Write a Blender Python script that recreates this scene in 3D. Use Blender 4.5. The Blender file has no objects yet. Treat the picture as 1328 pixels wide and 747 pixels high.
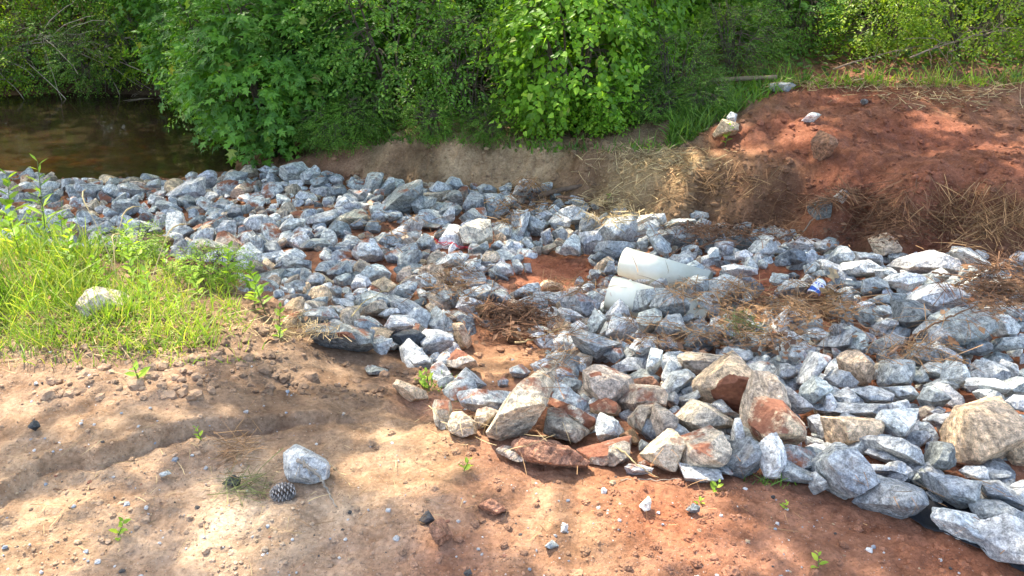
import bpy, math, random
import numpy as np
from mathutils import Vector, Matrix
rng = np.random.default_rng(7)
random.seed(7)
SC = bpy.context.scene
COL = SC.collection
# ---------------------------------------------------------------- camera, world, sun, exposure
F = 1105.0; CX, CY = 664.0, 373.5; PITCH = math.radians(25.0)
CAM = np.array([0.0, 0.0, 1.6])
FWD = np.array([0, math.cos(PITCH), -math.sin(PITCH)]); UP = np.array([0, math.sin(PITCH), math.cos(PITCH)]); RT = np.array([1.0, 0, 0])
cd = bpy.data.cameras.new('camera'); cam = bpy.data.objects.new('camera', cd); COL.objects.link(cam)
cam.location = CAM; cam.rotation_euler = (math.radians(90) - PITCH, 0, 0)
cd.sensor_width = 36; cd.lens = 36 * F / 1328; cd.clip_start = 0.05; cd.clip_end = 1000
SC.camera = cam
SUN_AZ, SUN_EL = math.radians(-35), math.radians(54)
S = np.array([math.sin(SUN_AZ) * math.cos(SUN_EL), math.cos(SUN_AZ) * math.cos(SUN_EL), math.sin(SUN_EL)])
w = bpy.data.worlds.new('World'); SC.world = w; w.use_nodes = True
nt = w.node_tree; bg = nt.nodes['Background']; sky = nt.nodes.new('ShaderNodeTexSky')
sky.sky_type = 'NISHITA'; sky.sun_disc = False; sky.sun_elevation = SUN_EL; sky.sun_rotation = SUN_AZ % (2 * math.pi); sky.ozone_density = .4; sky.dust_density = 4.0
nt.links.new(sky.outputs[0], bg.inputs[0]); bg.inputs[1].default_value = 0.15
sd = bpy.data.lights.new('sun', 'SUN'); sun = bpy.data.objects.new('sun', sd); COL.objects.link(sun)
sd.energy = 2.15; sd.angle = math.radians(0.5); sd.color = (1.0, 0.93, 0.80)
sun.rotation_euler = Vector(S).to_track_quat('Z', 'Y').to_euler()
SC.view_settings.view_transform = 'Standard'; SC.view_settings.look = 'None'
SC.view_settings.exposure = 2.45; SC.view_settings.gamma = 1
SC.view_settings.use_curve_mapping = False
SC.render.engine = 'CYCLES'
SC.cycles.use_denoising = True
SC.cycles.max_bounces = 7; SC.cycles.diffuse_bounces = 4; SC.cycles.transparent_max_bounces = 8
SC.cycles.sample_clamp_indirect = 6
# ---------------------------------------------------------------- helpers
def ray(px, py): return FWD + RT * ((px - CX) / F) + UP * ((CY - py) / F)
def P(px, py, z):
    d = ray(px, py); t = (z - CAM[2]) / d[2]; return CAM + d * t
def proj(p):
    q = np.asarray(p, float) - CAM; t = q @ FWD
    return CX + F * (q @ RT) / t, CY - F * (q @ UP) / t, t
def hash3(i, j, k, s):
    n = (i * 374761393 + j * 668265263 + k * 2147483647 + s * 1274126177) & 0x7fffffff
    n = ((n ^ (n >> 13)) * 1274126177) & 0x7fffffff
    return ((n ^ (n >> 16)) & 0xffff) / 32767.5 - 1.0
def noise(p, sc=1.0, seed=0):
    p = np.asarray(p, float) * sc
    if p.shape[-1] == 2: p = np.concatenate([p, np.full(p.shape[:-1] + (1,), 0.37)], -1)
    f = np.floor(p).astype(np.int64); u = p - f; u = u * u * u * (u * (u * 6 - 15) + 10)
    i, j, k = f[..., 0], f[..., 1], f[..., 2]; r = 0
    for a in (0, 1):
        for b in (0, 1):
            for c in (0, 1):
                wt = (u[..., 0] if a else 1 - u[..., 0]) * (u[..., 1] if b else 1 - u[..., 1]) * (u[..., 2] if c else 1 - u[..., 2])
                r = r + wt * hash3(i + a, j + b, k + c, seed)
    return r
def noise2(x, y, sc, seed=0):
    i = np.floor(x * sc).astype(np.int64); j = np.floor(y * sc).astype(np.int64)
    u = x * sc - i; v = y * sc - j; u = u * u * (3 - 2 * u); v = v * v * (3 - 2 * v)
    h = lambda a, b: hash3(a, b, a * 0 + 5, seed)
    return (h(i, j) * (1 - u) + h(i + 1, j) * u) * (1 - v) + (h(i, j + 1) * (1 - u) + h(i + 1, j + 1) * u) * v
def sstep(a, b, x):
    t = np.clip((x - a) / (b - a), 0, 1); return t * t * (3 - 2 * t)
def inpoly(px, py, poly):
    px = np.asarray(px); py = np.asarray(py); r = np.zeros(px.shape, bool); n = len(poly)
    for i in range(n):
        x1, y1 = poly[i]; x2, y2 = poly[(i + 1) % n]
        if y1 == y2: continue
        c = ((y1 > py) != (y2 > py)) & (px < (x2 - x1) * (py - y1) / (y2 - y1) + x1)
        r ^= c
    return r
def mesh_np(name, V, Fc, mat=None, smooth=True, attrs=None, mats=None, midx=None):
    """V n x 3, Fc m x k (all same size) or list of such arrays"""
    me = bpy.data.meshes.new(name)
    Fl = Fc if isinstance(Fc, list) else [Fc]
    tot = sum(len(f) for f in Fl); loops = np.concatenate([f.ravel() for f in Fl]).astype(np.int32)
    ls = np.concatenate([np.full(len(f), f.shape[1]) for f in Fl]); st = np.concatenate([[0], np.cumsum(ls)[:-1]]).astype(np.int32)
    me.vertices.add(len(V)); me.vertices.foreach_set('co', np.asarray(V, np.float32).ravel())
    me.loops.add(len(loops)); me.loops.foreach_set('vertex_index', loops)
    me.polygons.add(tot); me.polygons.foreach_set('loop_start', st); me.polygons.foreach_set('loop_total', ls.astype(np.int32))
    me.polygons.foreach_set('use_smooth', np.full(tot, smooth))
    for m in (mats or ([mat] if mat else [])): me.materials.append(m)
    if midx is not None: me.polygons.foreach_set('material_index', np.asarray(midx, np.int32))
    for k, a in (attrs or {}).items():
        a = np.asarray(a, np.float32)
        if a.ndim == 2 and a.shape[1] == 4:
            at = me.attributes.new(k, 'FLOAT_COLOR', 'POINT'); at.data.foreach_set('color', a.ravel())
        elif a.ndim == 2:
            at = me.attributes.new(k, 'FLOAT_VECTOR', 'POINT'); at.data.foreach_set('vector', a.ravel())
        else:
            at = me.attributes.new(k, 'FLOAT', 'POINT'); at.data.foreach_set('value', a.ravel())
    me.update(calc_edges=True); me.validate()
    return me
def obj(name, me, parent=None, loc=None):
    o = bpy.data.objects.new(name, me); COL.objects.link(o)
    if parent is not None: o.parent = parent
    if loc is not None: o.location = loc
    return o
def tag(o, label=None, cat=None, group=None, kind=None):
    for k, v in (('label', label), ('category', cat), ('group', group), ('kind', kind)):
        if v: o[k] = v
    return o
def tube(pts, rads, ns=6, cap=True):
    """tapered tube along pts -> V, [quads]"""
    pts = np.asarray(pts, float); n = len(pts); rads = np.broadcast_to(np.asarray(rads, float), (n,))
    T = np.gradient(pts, axis=0); T /= np.linalg.norm(T, axis=1)[:, None] + 1e-9
    ref = np.array([0, 0, 1.0]) if abs(T[0, 2]) < .9 else np.array([1.0, 0, 0])
    A = np.cross(T, ref); A /= np.linalg.norm(A, axis=1)[:, None] + 1e-9; B = np.cross(T, A)
    a = np.arange(ns) * 2 * math.pi / ns
    V = pts[:, None] + rads[:, None, None] * (np.cos(a)[None, :, None] * A[:, None] + np.sin(a)[None, :, None] * B[:, None])
    V = V.reshape(-1, 3); i = np.arange(n - 1)[:, None] * ns; k = np.arange(ns)[None]; k2 = (k + 1) % ns
    Q = np.stack([i + k, i + k2, i + ns + k2, i + ns + k], -1).reshape(-1, 4)
    if cap:
        V = np.concatenate([V, pts[:1], pts[-1:]]); c0 = len(V) - 2; c1 = c0 + 1; kk = np.arange(ns); k2 = (kk + 1) % ns
        Q = np.concatenate([Q, np.stack([np.full(ns, c0), k2, kk, kk], -1)[:, [0, 1, 2, 2]] * 1, np.stack([np.full(ns, c1), (n - 1) * ns + kk, (n - 1) * ns + k2, (n - 1) * ns + k2], -1)])
    return V, Q
def fixq(Q):
    t = Q[:, 2] == Q[:, 3]; return [x for x in (Q[~t], Q[t][:, :3]) if len(x)]
class MB:
    def __init__(s): s.V = []; s.F = []; s.n = 0
    def add(s, V, Q): s.V.append(V); s.F.append(Q + s.n); s.n += len(V)
    def mesh(s, name, mat, smooth=True):
        Q = np.concatenate(s.F); return mesh_np(name, np.concatenate(s.V), fixq(Q) if Q.shape[1] == 4 else Q, mat, smooth)
# ---- materials
def newmat(name):
    m = bpy.data.materials.new(name); m.use_nodes = True; t = m.node_tree; return m, t, t.nodes['Principled BSDF']
def N(t, ty, **kw):
    n = t.nodes.new(ty)
    for k, v in kw.items():
        if k.startswith('i_'):
            key = k[2:]; n.inputs[int(key) if key.isdigit() else key.replace('_', ' ')].default_value = v
        else: setattr(n, k, v)
    return n
def L(t, a, b): t.links.new(a, b)
def ramp(t, fac, stops):
    r = N(t, 'ShaderNodeValToRGB'); e = r.color_ramp.elements
    while len(e) < len(stops): e.new(0.5)
    for el, (p, c) in zip(e, stops): el.position = p; el.color = (*c, 1) if len(c) == 3 else c
    L(t, fac, r.inputs[0]); return r.outputs[0]
def mixc(t, fac, a, b, mode='MIX'):
    n = N(t, 'ShaderNodeMix', data_type='RGBA', blend_type=mode)
    for s, v in ((n.inputs[0], fac), (n.inputs[6], a), (n.inputs[7], b)):
        if hasattr(v, 'is_linked'): L(t, v, s)
        elif isinstance(v, tuple): s.default_value = (*v, 1)
        else: s.default_value = v
    return n.outputs[2]
def mth(t, op, a, b=0.0, clamp=False):
    n = N(t, 'ShaderNodeMath', operation=op, use_clamp=clamp)
    for s, v in ((n.inputs[0], a), (n.inputs[1], b)):
        if hasattr(v, 'is_linked'): L(t, v, s)
        else: s.default_value = v
    return n.outputs[0]
def tnoise(t, vec, scale, detail=4, rough=.55, dist=0):
    n = N(t, 'ShaderNodeTexNoise'); n.inputs['Scale'].default_value = scale; n.inputs['Detail'].default_value = detail
    n.inputs['Roughness'].default_value = rough; n.inputs['Distortion'].default_value = dist
    if vec is not None: L(t, vec, n.inputs['Vector'])
    return n.outputs['Fac']
def bump(t, h, strength, dist, normal=None):
    b = N(t, 'ShaderNodeBump'); b.inputs['Strength'].default_value = strength; b.inputs['Distance'].default_value = dist
    L(t, h, b.inputs['Height'])
    if normal is not None: L(t, normal, b.inputs['Normal'])
    return b.outputs[0]
def attr(t, name): n = N(t, 'ShaderNodeAttribute', attribute_name=name); return n

def rock_material():
    m, t, b = newmat('gneiss_rock'); at = attr(t, 'tint'); rc = attr(t, 'rco'); v = rc.outputs['Vector']
    clay = at.outputs['Alpha']
    sp = ramp(t, tnoise(t, v, 48, 5, .8), [(.36, (.42,) * 3), (.48, (.92,) * 3), (.62, (1.5,) * 3)])
    sp2 = ramp(t, tnoise(t, v, 210, 2, .6), [(.36, (.72,) * 3), (.62, (1.2,) * 3)])
    mp = N(t, 'ShaderNodeMapping'); mp.inputs['Scale'].default_value = (1, 1, 7); L(t, v, mp.inputs[0])
    band = ramp(t, tnoise(t, mp.outputs[0], 5.5, 4, .6, 1.2), [(.34, (.62, .64, .68)), (.5, (1, 1, 1)), (.6, (1.22, 1.2, 1.17))])
    big = ramp(t, tnoise(t, v, 4, 2), [(.3, (.8, .82, .86)), (.7, (1.15, 1.12, 1.05))])
    c = mixc(t, 1.0, at.outputs['Color'], sp, 'MULTIPLY'); c = mixc(t, .8, c, sp2, 'MULTIPLY'); c = mixc(t, 1.0, c, band, 'MULTIPLY'); c = mixc(t, 1.0, c, big, 'MULTIPLY')
    # iron stain patches
    st = ramp(t, tnoise(t, v, 6.5, 5, .65), [(.58, (0, 0, 0)), (.72, (.35, .35, .35))])
    c = mixc(t, st, c, (.30, .19, .10))
    # clay smeared on, more where the rock carries it and on ledges
    g = N(t, 'ShaderNodeNewGeometry'); sx = N(t, 'ShaderNodeSeparateXYZ'); L(t, g.outputs['Normal'], sx.inputs[0])
    up = mth(t, 'MULTIPLY', sx.outputs[2], .12)
    f = mth(t, 'ADD', mth(t, 'ADD', tnoise(t, v, 9, 5, .65), up), mth(t, 'MULTIPLY', clay, .5))
    fm = ramp(t, f, [(.82, (0, 0, 0)), (.93, (1, 1, 1))])
    clc = ramp(t, tnoise(t, v, 60, 3), [(.3, (.20, .075, .042)), (.7, (.33, .14, .08))])
    c = mixc(t, fm, c, clc)
    L(t, c, b.inputs['Base Color']); b.inputs['Roughness'].default_value = .82; b.inputs['Specular IOR Level'].default_value = .3
    h = mth(t, 'ADD', mth(t, 'MULTIPLY', tnoise(t, v, 42, 6, .75), 1.0), mth(t, 'MULTIPLY', tnoise(t, mp.outputs[0], 8, 4, .7), .4))
    L(t, bump(t, h, 1.0, .013), b.inputs['Normal'])
    return m
ROCKM = rock_material()
def leaf_material(name, c1, c2, c3, trans=.35, rough=.5):
    m, t, b = newmat(name); g = N(t, 'ShaderNodeNewGeometry'); oi = N(t, 'ShaderNodeObjectInfo')
    c = ramp(t, g.outputs['Random Per Island'], [(0, c1), (.55, c2), (.975, c3), (1, (.30, .30, .08))])
    tc = N(t, 'ShaderNodeTexCoord')
    cl = ramp(t, tnoise(t, tc.outputs['Object'], 2.2, 2), [(.35, (.72, .74, .75)), (.65, (1.22, 1.2, 1.1))])
    c = mixc(t, 1.0, c, cl, 'MULTIPLY')
    L(t, c, b.inputs['Base Color']); b.inputs['Roughness'].default_value = rough; b.inputs['Specular IOR Level'].default_value = .35
    tr = N(t, 'ShaderNodeBsdfTranslucent'); c2_ = mixc(t, 1.0, c, (1.5, 1.6, .55), 'MULTIPLY'); L(t, c2_, tr.inputs[0])
    mx = N(t, 'ShaderNodeMixShader'); mx.inputs[0].default_value = trans; L(t, b.outputs[0], mx.inputs[1]); L(t, tr.outputs[0], mx.inputs[2])
    L(t, mx.outputs[0], t.nodes['Material Output'].inputs[0]); return m
def plain(name, c, rough=.7, var=.25, scale=30, bmp=0.0, spec=.3, island=False):
    m, t, b = newmat(name); tc = N(t, 'ShaderNodeTexCoord')
    lo = tuple(x * (1 - var) for x in c); hi = tuple(min(1, x * (1 + var)) for x in c)
    fac = N(t, 'ShaderNodeNewGeometry').outputs['Random Per Island'] if island else tnoise(t, tc.outputs['Object'], scale, 5, .6)
    L(t, ramp(t, fac, [(.0 if island else .3, lo), (1 if island else .7, hi)]), b.inputs['Base Color'])
    b.inputs['Roughness'].default_value = rough; b.inputs['Specular IOR Level'].default_value = spec
    if bmp: L(t, bump(t, tnoise(t, tc.outputs['Object'], scale, 5, .6), .8, bmp), b.inputs['Normal'])
    return m
BARK = plain('bark', (.11, .085, .06), .9, .45, 25, .01)
TWIGM = plain('dead_twig', (.26, .19, .13), .85, .4, 30, .003)
STEMG = plain('green_stem', (.12, .17, .05), .6)
# ---------------------------------------------------------------- terrain
def tan_y(px, py, y):       # the point on the ray of pixel (px,py) at distance y
    d = ray(px, py); t = y / d[1]; return CAM + d * t
CPS = [P(*c) for c in [
 (-300,800,0),(0,760,0),(300,760,0),(664,770,0),(1000,770,-.02),(1328,780,-.06),(1600,780,-.06),
 (-150,650,.01),(0,650,0),(250,650,.01),(500,650,0),(800,660,-.02),(1050,680,-.04),(0,560,.03),(150,540,.05),(300,560,0),(500,570,-.02),(640,600,-.03),
 (-200,470,.08),(0,470,.06),(150,470,.06),(300,470,.02),(430,490,-.1),(520,500,-.14),(-200,400,.14),(0,400,.12),(150,400,.10),(250,400,.04),(330,420,-.04),(380,440,-.12),
 (0,340,.14),(100,330,.08),(190,345,.0),(270,330,-.5),(330,370,-.38),(385,410,-.26),
 (100,250,-.7),(200,260,-.68),(300,280,-.6),(400,300,-.55),(400,240,-.68),(330,225,-.76),(500,260,-.6),(500,340,-.5),(450,400,-.35),(430,440,-.25),
 (600,270,-.58),(650,340,-.54),(720,350,-.54),(600,400,-.42),(560,460,-.28),(640,460,-.3),(620,490,-.22),(560,520,-.15),
 (0,222,-.8),(150,233,-.83),(260,230,-.83),(320,212,-.8),(0,180,-1.05),(150,195,-1.15),(240,190,-1.15),(100,150,-1.05),(-200,180,-1.05),
 (740,360,-.54),(790,400,-.49),(850,380,-.5),(760,420,-.4),(900,310,-.5),(900,360,-.43),(900,430,-.3),(900,500,-.2),(850,560,-.1),(1000,340,-.4),(1000,400,-.33),
 (1000,480,-.22),(1000,560,-.1),(1100,350,-.36),(1100,420,-.26),(1100,520,-.15),(1100,600,-.08),(1250,370,-.3),(1250,440,-.2),(1250,540,-.12),(1250,640,-.08),(1450,400,-.2),(1450,600,-.1),
 (700,560,-.1),(700,500,-.2),(650,560,-.06),(750,605,-.05),(880,630,-.04),(1000,650,-.04),(1200,700,-.06),
 (380,203,-.66),(920,190,-.16),(940,160,-.03),(1000,190,-.06),(1050,200,-.05),(1050,150,.05),(1000,130,.0),(1050,112,.08),(1200,200,.0),(1200,160,.08),(1200,115,.14),
 (1328,200,.03),(1328,160,.1),(1328,110,.17),(1500,150,.12),(850,200,-.24),(880,190,-.2)]]
BANK = [((450,222,-.62),(450,192)),((520,230,-.6),(520,186)),((600,236,-.58),(600,190)),((700,240,-.56),(700,200)),((760,256,-.54),(760,208)),((830,268,-.52),(830,236)),
 ((900,280,-.5),(900,240)),((1000,290,-.47),(1000,238)),((1100,312,-.42),(1100,262)),((1200,324,-.38),(1200,272)),((1328,334,-.34),(1328,284)),((1500,342,-.3),(1500,292))]
for i, (toe, lip) in enumerate(BANK):
    a = P(*toe); CPS.append(a); b = tan_y(*lip, a[1] + (.12 if i < 6 else .05)); CPS.append(b)
    if i >= 9: CPS.append(tan_y(lip[0], lip[1] - 42, a[1] + .14))
    if i < 5: CPS.append(b + np.array([0, .4, .03]))
CPS += [np.array(v, float) for v in [(-2.6,4.2,-.1),(-3.6,4.4,-.1),(-2.4,4.9,-.5),(-3.8,5.5,-.62),(-3,5.3,-.62),(-6,4,.1),(-6,5.4,-.6),(-6,6.6,-.72),
 (-3.2,9,-1.1),(-2.3,9,-.6),(-1,9,-.3),(-2,11,-.5),(-3.5,11.6,-.6),(-5.5,11.3,-.75),(-8,11,-.78),(-11,10.6,-.78),(-5,13,.1),(-9,13,.15),(-1,12,.1),(3,9,.12),(3,13,.3),(7,13,.4),
 (6,9,.2),(9,6,.2),(9,3,0),(9,0,0),(0,-2,0),(-9,0,0.05),(-9,3,.1),(-9,5.2,-.4),(-12,13,.3),(0,16,.3),(-9,17,.4),(9,17,.4),(-9,8.5,-1.1),(-12,8.5,-1.1),(-13,6,-.7),(-13,3,.1)]]
CPS = np.array(CPS)
def _ker(r2): return np.sqrt(r2 + .0032)
_c = CPS[:, :2]; _A = _ker(((_c[:, None] - _c[None]) ** 2).sum(-1)); _n = len(_c)
_M = np.zeros((_n + 3, _n + 3)); _M[:_n, :_n] = _A + np.eye(_n) * -.004; _M[:_n, _n] = 1; _M[:_n, _n + 1:] = _c; _M[_n, :_n] = 1; _M[_n + 1:, :_n] = _c.T
_W = np.linalg.solve(_M, np.concatenate([CPS[:, 2], np.zeros(3)]))
LEDGE = np.array([P(*q, 0.03)[:2] for q in [(-60,660),(0,636),(60,606),(130,600),(190,577),(270,552),(360,541),(450,524),(520,505)]])
def ledge(x, y):
    ly = np.interp(x, LEDGE[:, 0], LEDGE[:, 1]) + .025 * noise2(x, y, 9, 4); d = y - ly
    m = sstep(LEDGE[-1, 0], LEDGE[-1, 0] - .5, x)
    return m * (.048 * sstep(-.004, .016, d) * np.exp(-np.clip(d, 0, None) / .45) - .022 * np.exp(-((d + .008) / .016) ** 2) * (.6 + .6 * noise2(x, y, 6, 8)))
def terrain(x, y, fine=True):
    x = np.asarray(x, float); y = np.asarray(y, float); sh = x.shape; x = x.ravel(); y = y.ravel(); out = np.empty(len(x))
    for s in range(0, len(x), 40000):
        a, b = x[s:s + 40000], y[s:s + 40000]
        wx = a + .05 * noise2(a, b, 5, 1) + .02 * noise2(a, b, 16, 2); wy = b + .06 * noise2(a, b, 4.3, 3) + .03 * noise2(a, b, 14, 4)
        cx = np.clip(wx, -12, 9); cy = np.clip(wy, -2, 16)
        z = _ker((cx[:, None] - _c[:, 0]) ** 2 + (cy[:, None] - _c[:, 1]) ** 2) @ _W[:_n] + _W[_n] + _W[_n + 1] * cx + _W[_n + 2] * cy
        far = np.maximum(np.maximum(np.abs(a) - 12, b - 16), -b - 2); k = sstep(0, 15, far); z = z * (1 - k) + .2 * k
        z = z + ledge(a, b)
        if fine:
            rough = .85 + .6 * (sstep(4.6, 5.0, b) * sstep(.8, 1.5, a)) + .8 * sstep(6.3, 6.8, b)
            n = .014 * noise2(a, b, 4, 11) + .011 * noise2(a, b, 11, 12) + .007 * (.8 - np.abs(noise2(a, b, 21, 13)) * 2) + .0042 * (.8 - np.abs(noise2(a, b, 48, 14)) * 2) + .0035 * noise2(a, b, 110, 15) + .0018 * noise2(a, b, 230, 16)
            z = z + n * rough
        out[s:s + 40000] = z
    return out.reshape(sh)
GX0, GX1, GY0, GY1, GR = -9.0, 6.0, 0.6, 13.0, 0.02
gx = np.arange(GX0, GX1, GR); gy = np.arange(GY0, GY1, GR); XX, YY = np.meshgrid(gx, gy)
H0 = terrain(XX, YY); H = H0.copy()
PIPES = [(P(790, 379, -.265), P(838, 393.5, -.295), .088), (P(808, 339, -.32), P(872, 358, -.35), .083)]
for a_, b_, r_ in PIPES:      # the pipes lie there before the rocks do
    u_ = (b_ - a_) / np.linalg.norm(b_ - a_); L_ = np.linalg.norm(b_ - a_); s_ = (XX - a_[0]) * u_[0] + (YY - a_[1]) * u_[1]; d_ = np.abs((XX - a_[0]) * u_[1] - (YY - a_[1]) * u_[0])
    k_ = (s_ > .0) & (s_ < L_) & (d_ < r_); H[k_] = np.maximum(H[k_], (a_[2] + u_[2] * s_ + np.sqrt(np.clip(r_ ** 2 - d_ ** 2, 0, None)))[k_])
def hidx(x, y):
    return np.clip(((np.asarray(y) - GY0) / GR + .5).astype(int), 0, len(gy) - 1), np.clip(((np.asarray(x) - GX0) / GR + .5).astype(int), 0, len(gx) - 1)
def hz(x, y, G=None): return (H if G is None else G)[hidx(x, y)]
def hit(px, py, G=None):
    """first ground point under the pixels (arrays)"""
    G = H0 if G is None else G
    px = np.atleast_1d(np.asarray(px, float)); py = np.atleast_1d(np.asarray(py, float))
    D = FWD[None] + RT[None] * ((px - CX) / F)[:, None] + UP[None] * ((CY - py) / F)[:, None]
    t = np.full(len(px), 1.2); done = np.zeros(len(px), bool)
    for _ in range(900):
        p = CAM + D * t[:, None]; b = p[:, 2] <= G[hidx(p[:, 0], p[:, 1])]; done |= b
        if done.all(): break
        t = np.where(done, t, t + .015)
    return CAM + D * t[:, None]
# soil colour zones: pixel, albedo
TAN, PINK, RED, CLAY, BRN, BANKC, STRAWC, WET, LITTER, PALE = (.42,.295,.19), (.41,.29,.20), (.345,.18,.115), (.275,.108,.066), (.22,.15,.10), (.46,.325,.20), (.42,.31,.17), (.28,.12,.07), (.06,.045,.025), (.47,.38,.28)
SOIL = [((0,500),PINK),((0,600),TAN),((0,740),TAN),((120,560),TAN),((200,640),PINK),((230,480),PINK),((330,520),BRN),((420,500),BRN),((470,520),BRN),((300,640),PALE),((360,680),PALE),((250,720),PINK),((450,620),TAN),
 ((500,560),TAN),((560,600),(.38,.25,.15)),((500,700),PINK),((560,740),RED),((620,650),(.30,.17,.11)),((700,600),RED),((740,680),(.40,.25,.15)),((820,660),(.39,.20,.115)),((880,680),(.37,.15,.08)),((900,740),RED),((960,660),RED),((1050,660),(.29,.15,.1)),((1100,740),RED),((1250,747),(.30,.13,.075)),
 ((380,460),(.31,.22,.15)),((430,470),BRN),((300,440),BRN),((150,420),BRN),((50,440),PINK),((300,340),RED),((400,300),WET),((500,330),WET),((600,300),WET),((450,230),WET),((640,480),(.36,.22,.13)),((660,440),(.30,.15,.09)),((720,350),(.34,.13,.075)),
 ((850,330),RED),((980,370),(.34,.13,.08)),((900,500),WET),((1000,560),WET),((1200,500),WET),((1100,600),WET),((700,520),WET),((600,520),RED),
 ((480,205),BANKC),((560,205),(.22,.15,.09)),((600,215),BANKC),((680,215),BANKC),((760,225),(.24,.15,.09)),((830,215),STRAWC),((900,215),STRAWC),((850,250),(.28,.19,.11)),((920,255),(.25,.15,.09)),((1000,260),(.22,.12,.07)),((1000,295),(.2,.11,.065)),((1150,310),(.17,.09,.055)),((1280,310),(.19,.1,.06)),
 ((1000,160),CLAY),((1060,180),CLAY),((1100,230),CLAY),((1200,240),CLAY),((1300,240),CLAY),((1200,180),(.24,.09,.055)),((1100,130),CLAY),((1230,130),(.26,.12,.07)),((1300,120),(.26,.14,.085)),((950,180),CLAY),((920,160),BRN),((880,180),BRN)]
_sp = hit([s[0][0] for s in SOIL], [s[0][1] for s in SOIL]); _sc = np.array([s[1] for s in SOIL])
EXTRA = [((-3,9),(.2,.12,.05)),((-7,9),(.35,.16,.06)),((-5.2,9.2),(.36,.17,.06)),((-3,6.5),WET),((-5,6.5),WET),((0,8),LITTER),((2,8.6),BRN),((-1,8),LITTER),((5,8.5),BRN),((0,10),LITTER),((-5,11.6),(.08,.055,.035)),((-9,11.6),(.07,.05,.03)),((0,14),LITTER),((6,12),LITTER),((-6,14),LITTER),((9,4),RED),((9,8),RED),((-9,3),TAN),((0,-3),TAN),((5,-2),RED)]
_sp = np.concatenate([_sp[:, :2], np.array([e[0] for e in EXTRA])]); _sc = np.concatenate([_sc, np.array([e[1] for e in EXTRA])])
def soil_color(x, y):
    out = np.empty((len(x), 3))
    for s in range(0, len(x), 40000):
        a, b = x[s:s + 40000], y[s:s + 40000]
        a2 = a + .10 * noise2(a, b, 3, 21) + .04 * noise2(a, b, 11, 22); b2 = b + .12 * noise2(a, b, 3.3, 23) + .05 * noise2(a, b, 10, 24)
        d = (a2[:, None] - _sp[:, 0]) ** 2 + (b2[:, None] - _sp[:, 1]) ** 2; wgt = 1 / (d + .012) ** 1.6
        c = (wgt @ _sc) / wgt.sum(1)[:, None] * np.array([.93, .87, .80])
        out[s:s + 40000] = c
    return out
def ground_material():
    m, t, b = newmat('soil'); at = attr(t, 'soil'); g = N(t, 'ShaderNodeNewGeometry'); v = g.outputs['Position']
    c = mixc(t, 1.0, at.outputs['Color'], ramp(t, tnoise(t, v, 7, 6, .65, .6), [(.3, (.66, .60, .56)), (.5, (1, 1, 1)), (.68, (1.28, 1.32, 1.34))]), 'MULTIPLY')
    c = mixc(t, 1.0, c, ramp(t, tnoise(t, v, 60, 5, .7), [(.3, (.62, .6, .58)), (.55, (1.05, 1.05, 1.05)), (.72, (1.3, 1.3, 1.32))]), 'MULTIPLY')
    c = mixc(t, 1.0, c, ramp(t, tnoise(t, v, 2.2, 4, .6, 1.), [(.35, (.78, .74, .72)), (.6, (1.1, 1.1, 1.1))]), 'MULTIPLY')
    # grit: pale and dark grains
    vo = N(t, 'ShaderNodeTexVoronoi', feature='F1'); vo.inputs['Scale'].default_value = 190; L(t, v, vo.inputs['Vector'])
    sepc = N(t, 'ShaderNodeSeparateColor'); L(t, vo.outputs['Color'], sepc.inputs[0])
    dist = mth(t, 'LESS_THAN', vo.outputs['Distance'], .33)
    gr = mth(t, 'MULTIPLY', dist, mth(t, 'GREATER_THAN', sepc.outputs[0], .95)); gk = mth(t, 'MULTIPLY', dist, mth(t, 'GREATER_THAN', sepc.outputs[1], .92))
    c = mixc(t, mth(t, 'MULTIPLY', gr, .5), c, (.5, .44, .38)); c = mixc(t, mth(t, 'MULTIPLY', gk, .7), c, (.08, .06, .05))
    L(t, c, b.inputs['Base Color']); b.inputs['Roughness'].default_value = .95; b.inputs['Specular IOR Level'].default_value = .15
    h = mth(t, 'ADD', mth(t, 'MULTIPLY', tnoise(t, v, 28, 6, .7), 1.), mth(t, 'MULTIPLY', tnoise(t, v, 130, 4, .7), .35))
    h = mth(t, 'ADD', h, mth(t, 'MULTIPLY', gr, .15))
    L(t, bump(t, h, .8, .02), b.inputs['Normal']); return m
def axis(lo, hi, step0, dense_lo, dense_hi, far):
    a = list(np.arange(dense_lo, dense_hi, step0)); s = step0; x = dense_hi
    while x < far: a.append(x); s *= 1.09; x += s
    s = step0; x = dense_lo; l = []
    while x > -far: s *= 1.09; x -= s; l.append(x)
    return np.array(l[::-1] + a)
ax = axis(0, 0, .0125, -2.6, 3.4, 300)
ys = [1.0]
while ys[-1] < 8.5: ys.append(ys[-1] + .0042 * ys[-1] ** 1.15)
s_ = ys[-1] - ys[-2]
while ys[-1] < 300: s_ *= 1.1; ys.append(ys[-1] + s_)
l_ = [1.0]; s_ = .005
while l_[-1] > -300: s_ *= 1.14; l_.append(l_[-1] - s_)
ay = np.array(l_[:0:-1] + ys)
MX, MY = np.meshgrid(ax, ay); V = np.stack([MX.ravel(), MY.ravel(), terrain(MX, MY).ravel()], -1)
ny, nx = MX.shape; ii = (np.arange(ny - 1)[:, None] * nx + np.arange(nx - 1)[None]).ravel()
Q = np.stack([ii, ii + 1, ii + nx + 1, ii + nx], -1)
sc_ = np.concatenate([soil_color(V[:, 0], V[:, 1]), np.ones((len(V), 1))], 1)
tag(obj('ground', mesh_np('ground', V, Q, ground_material(), True, {'soil': sc_})), 'bare sandy and red clay ground around the rocks', 'ground', kind='structure')
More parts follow.
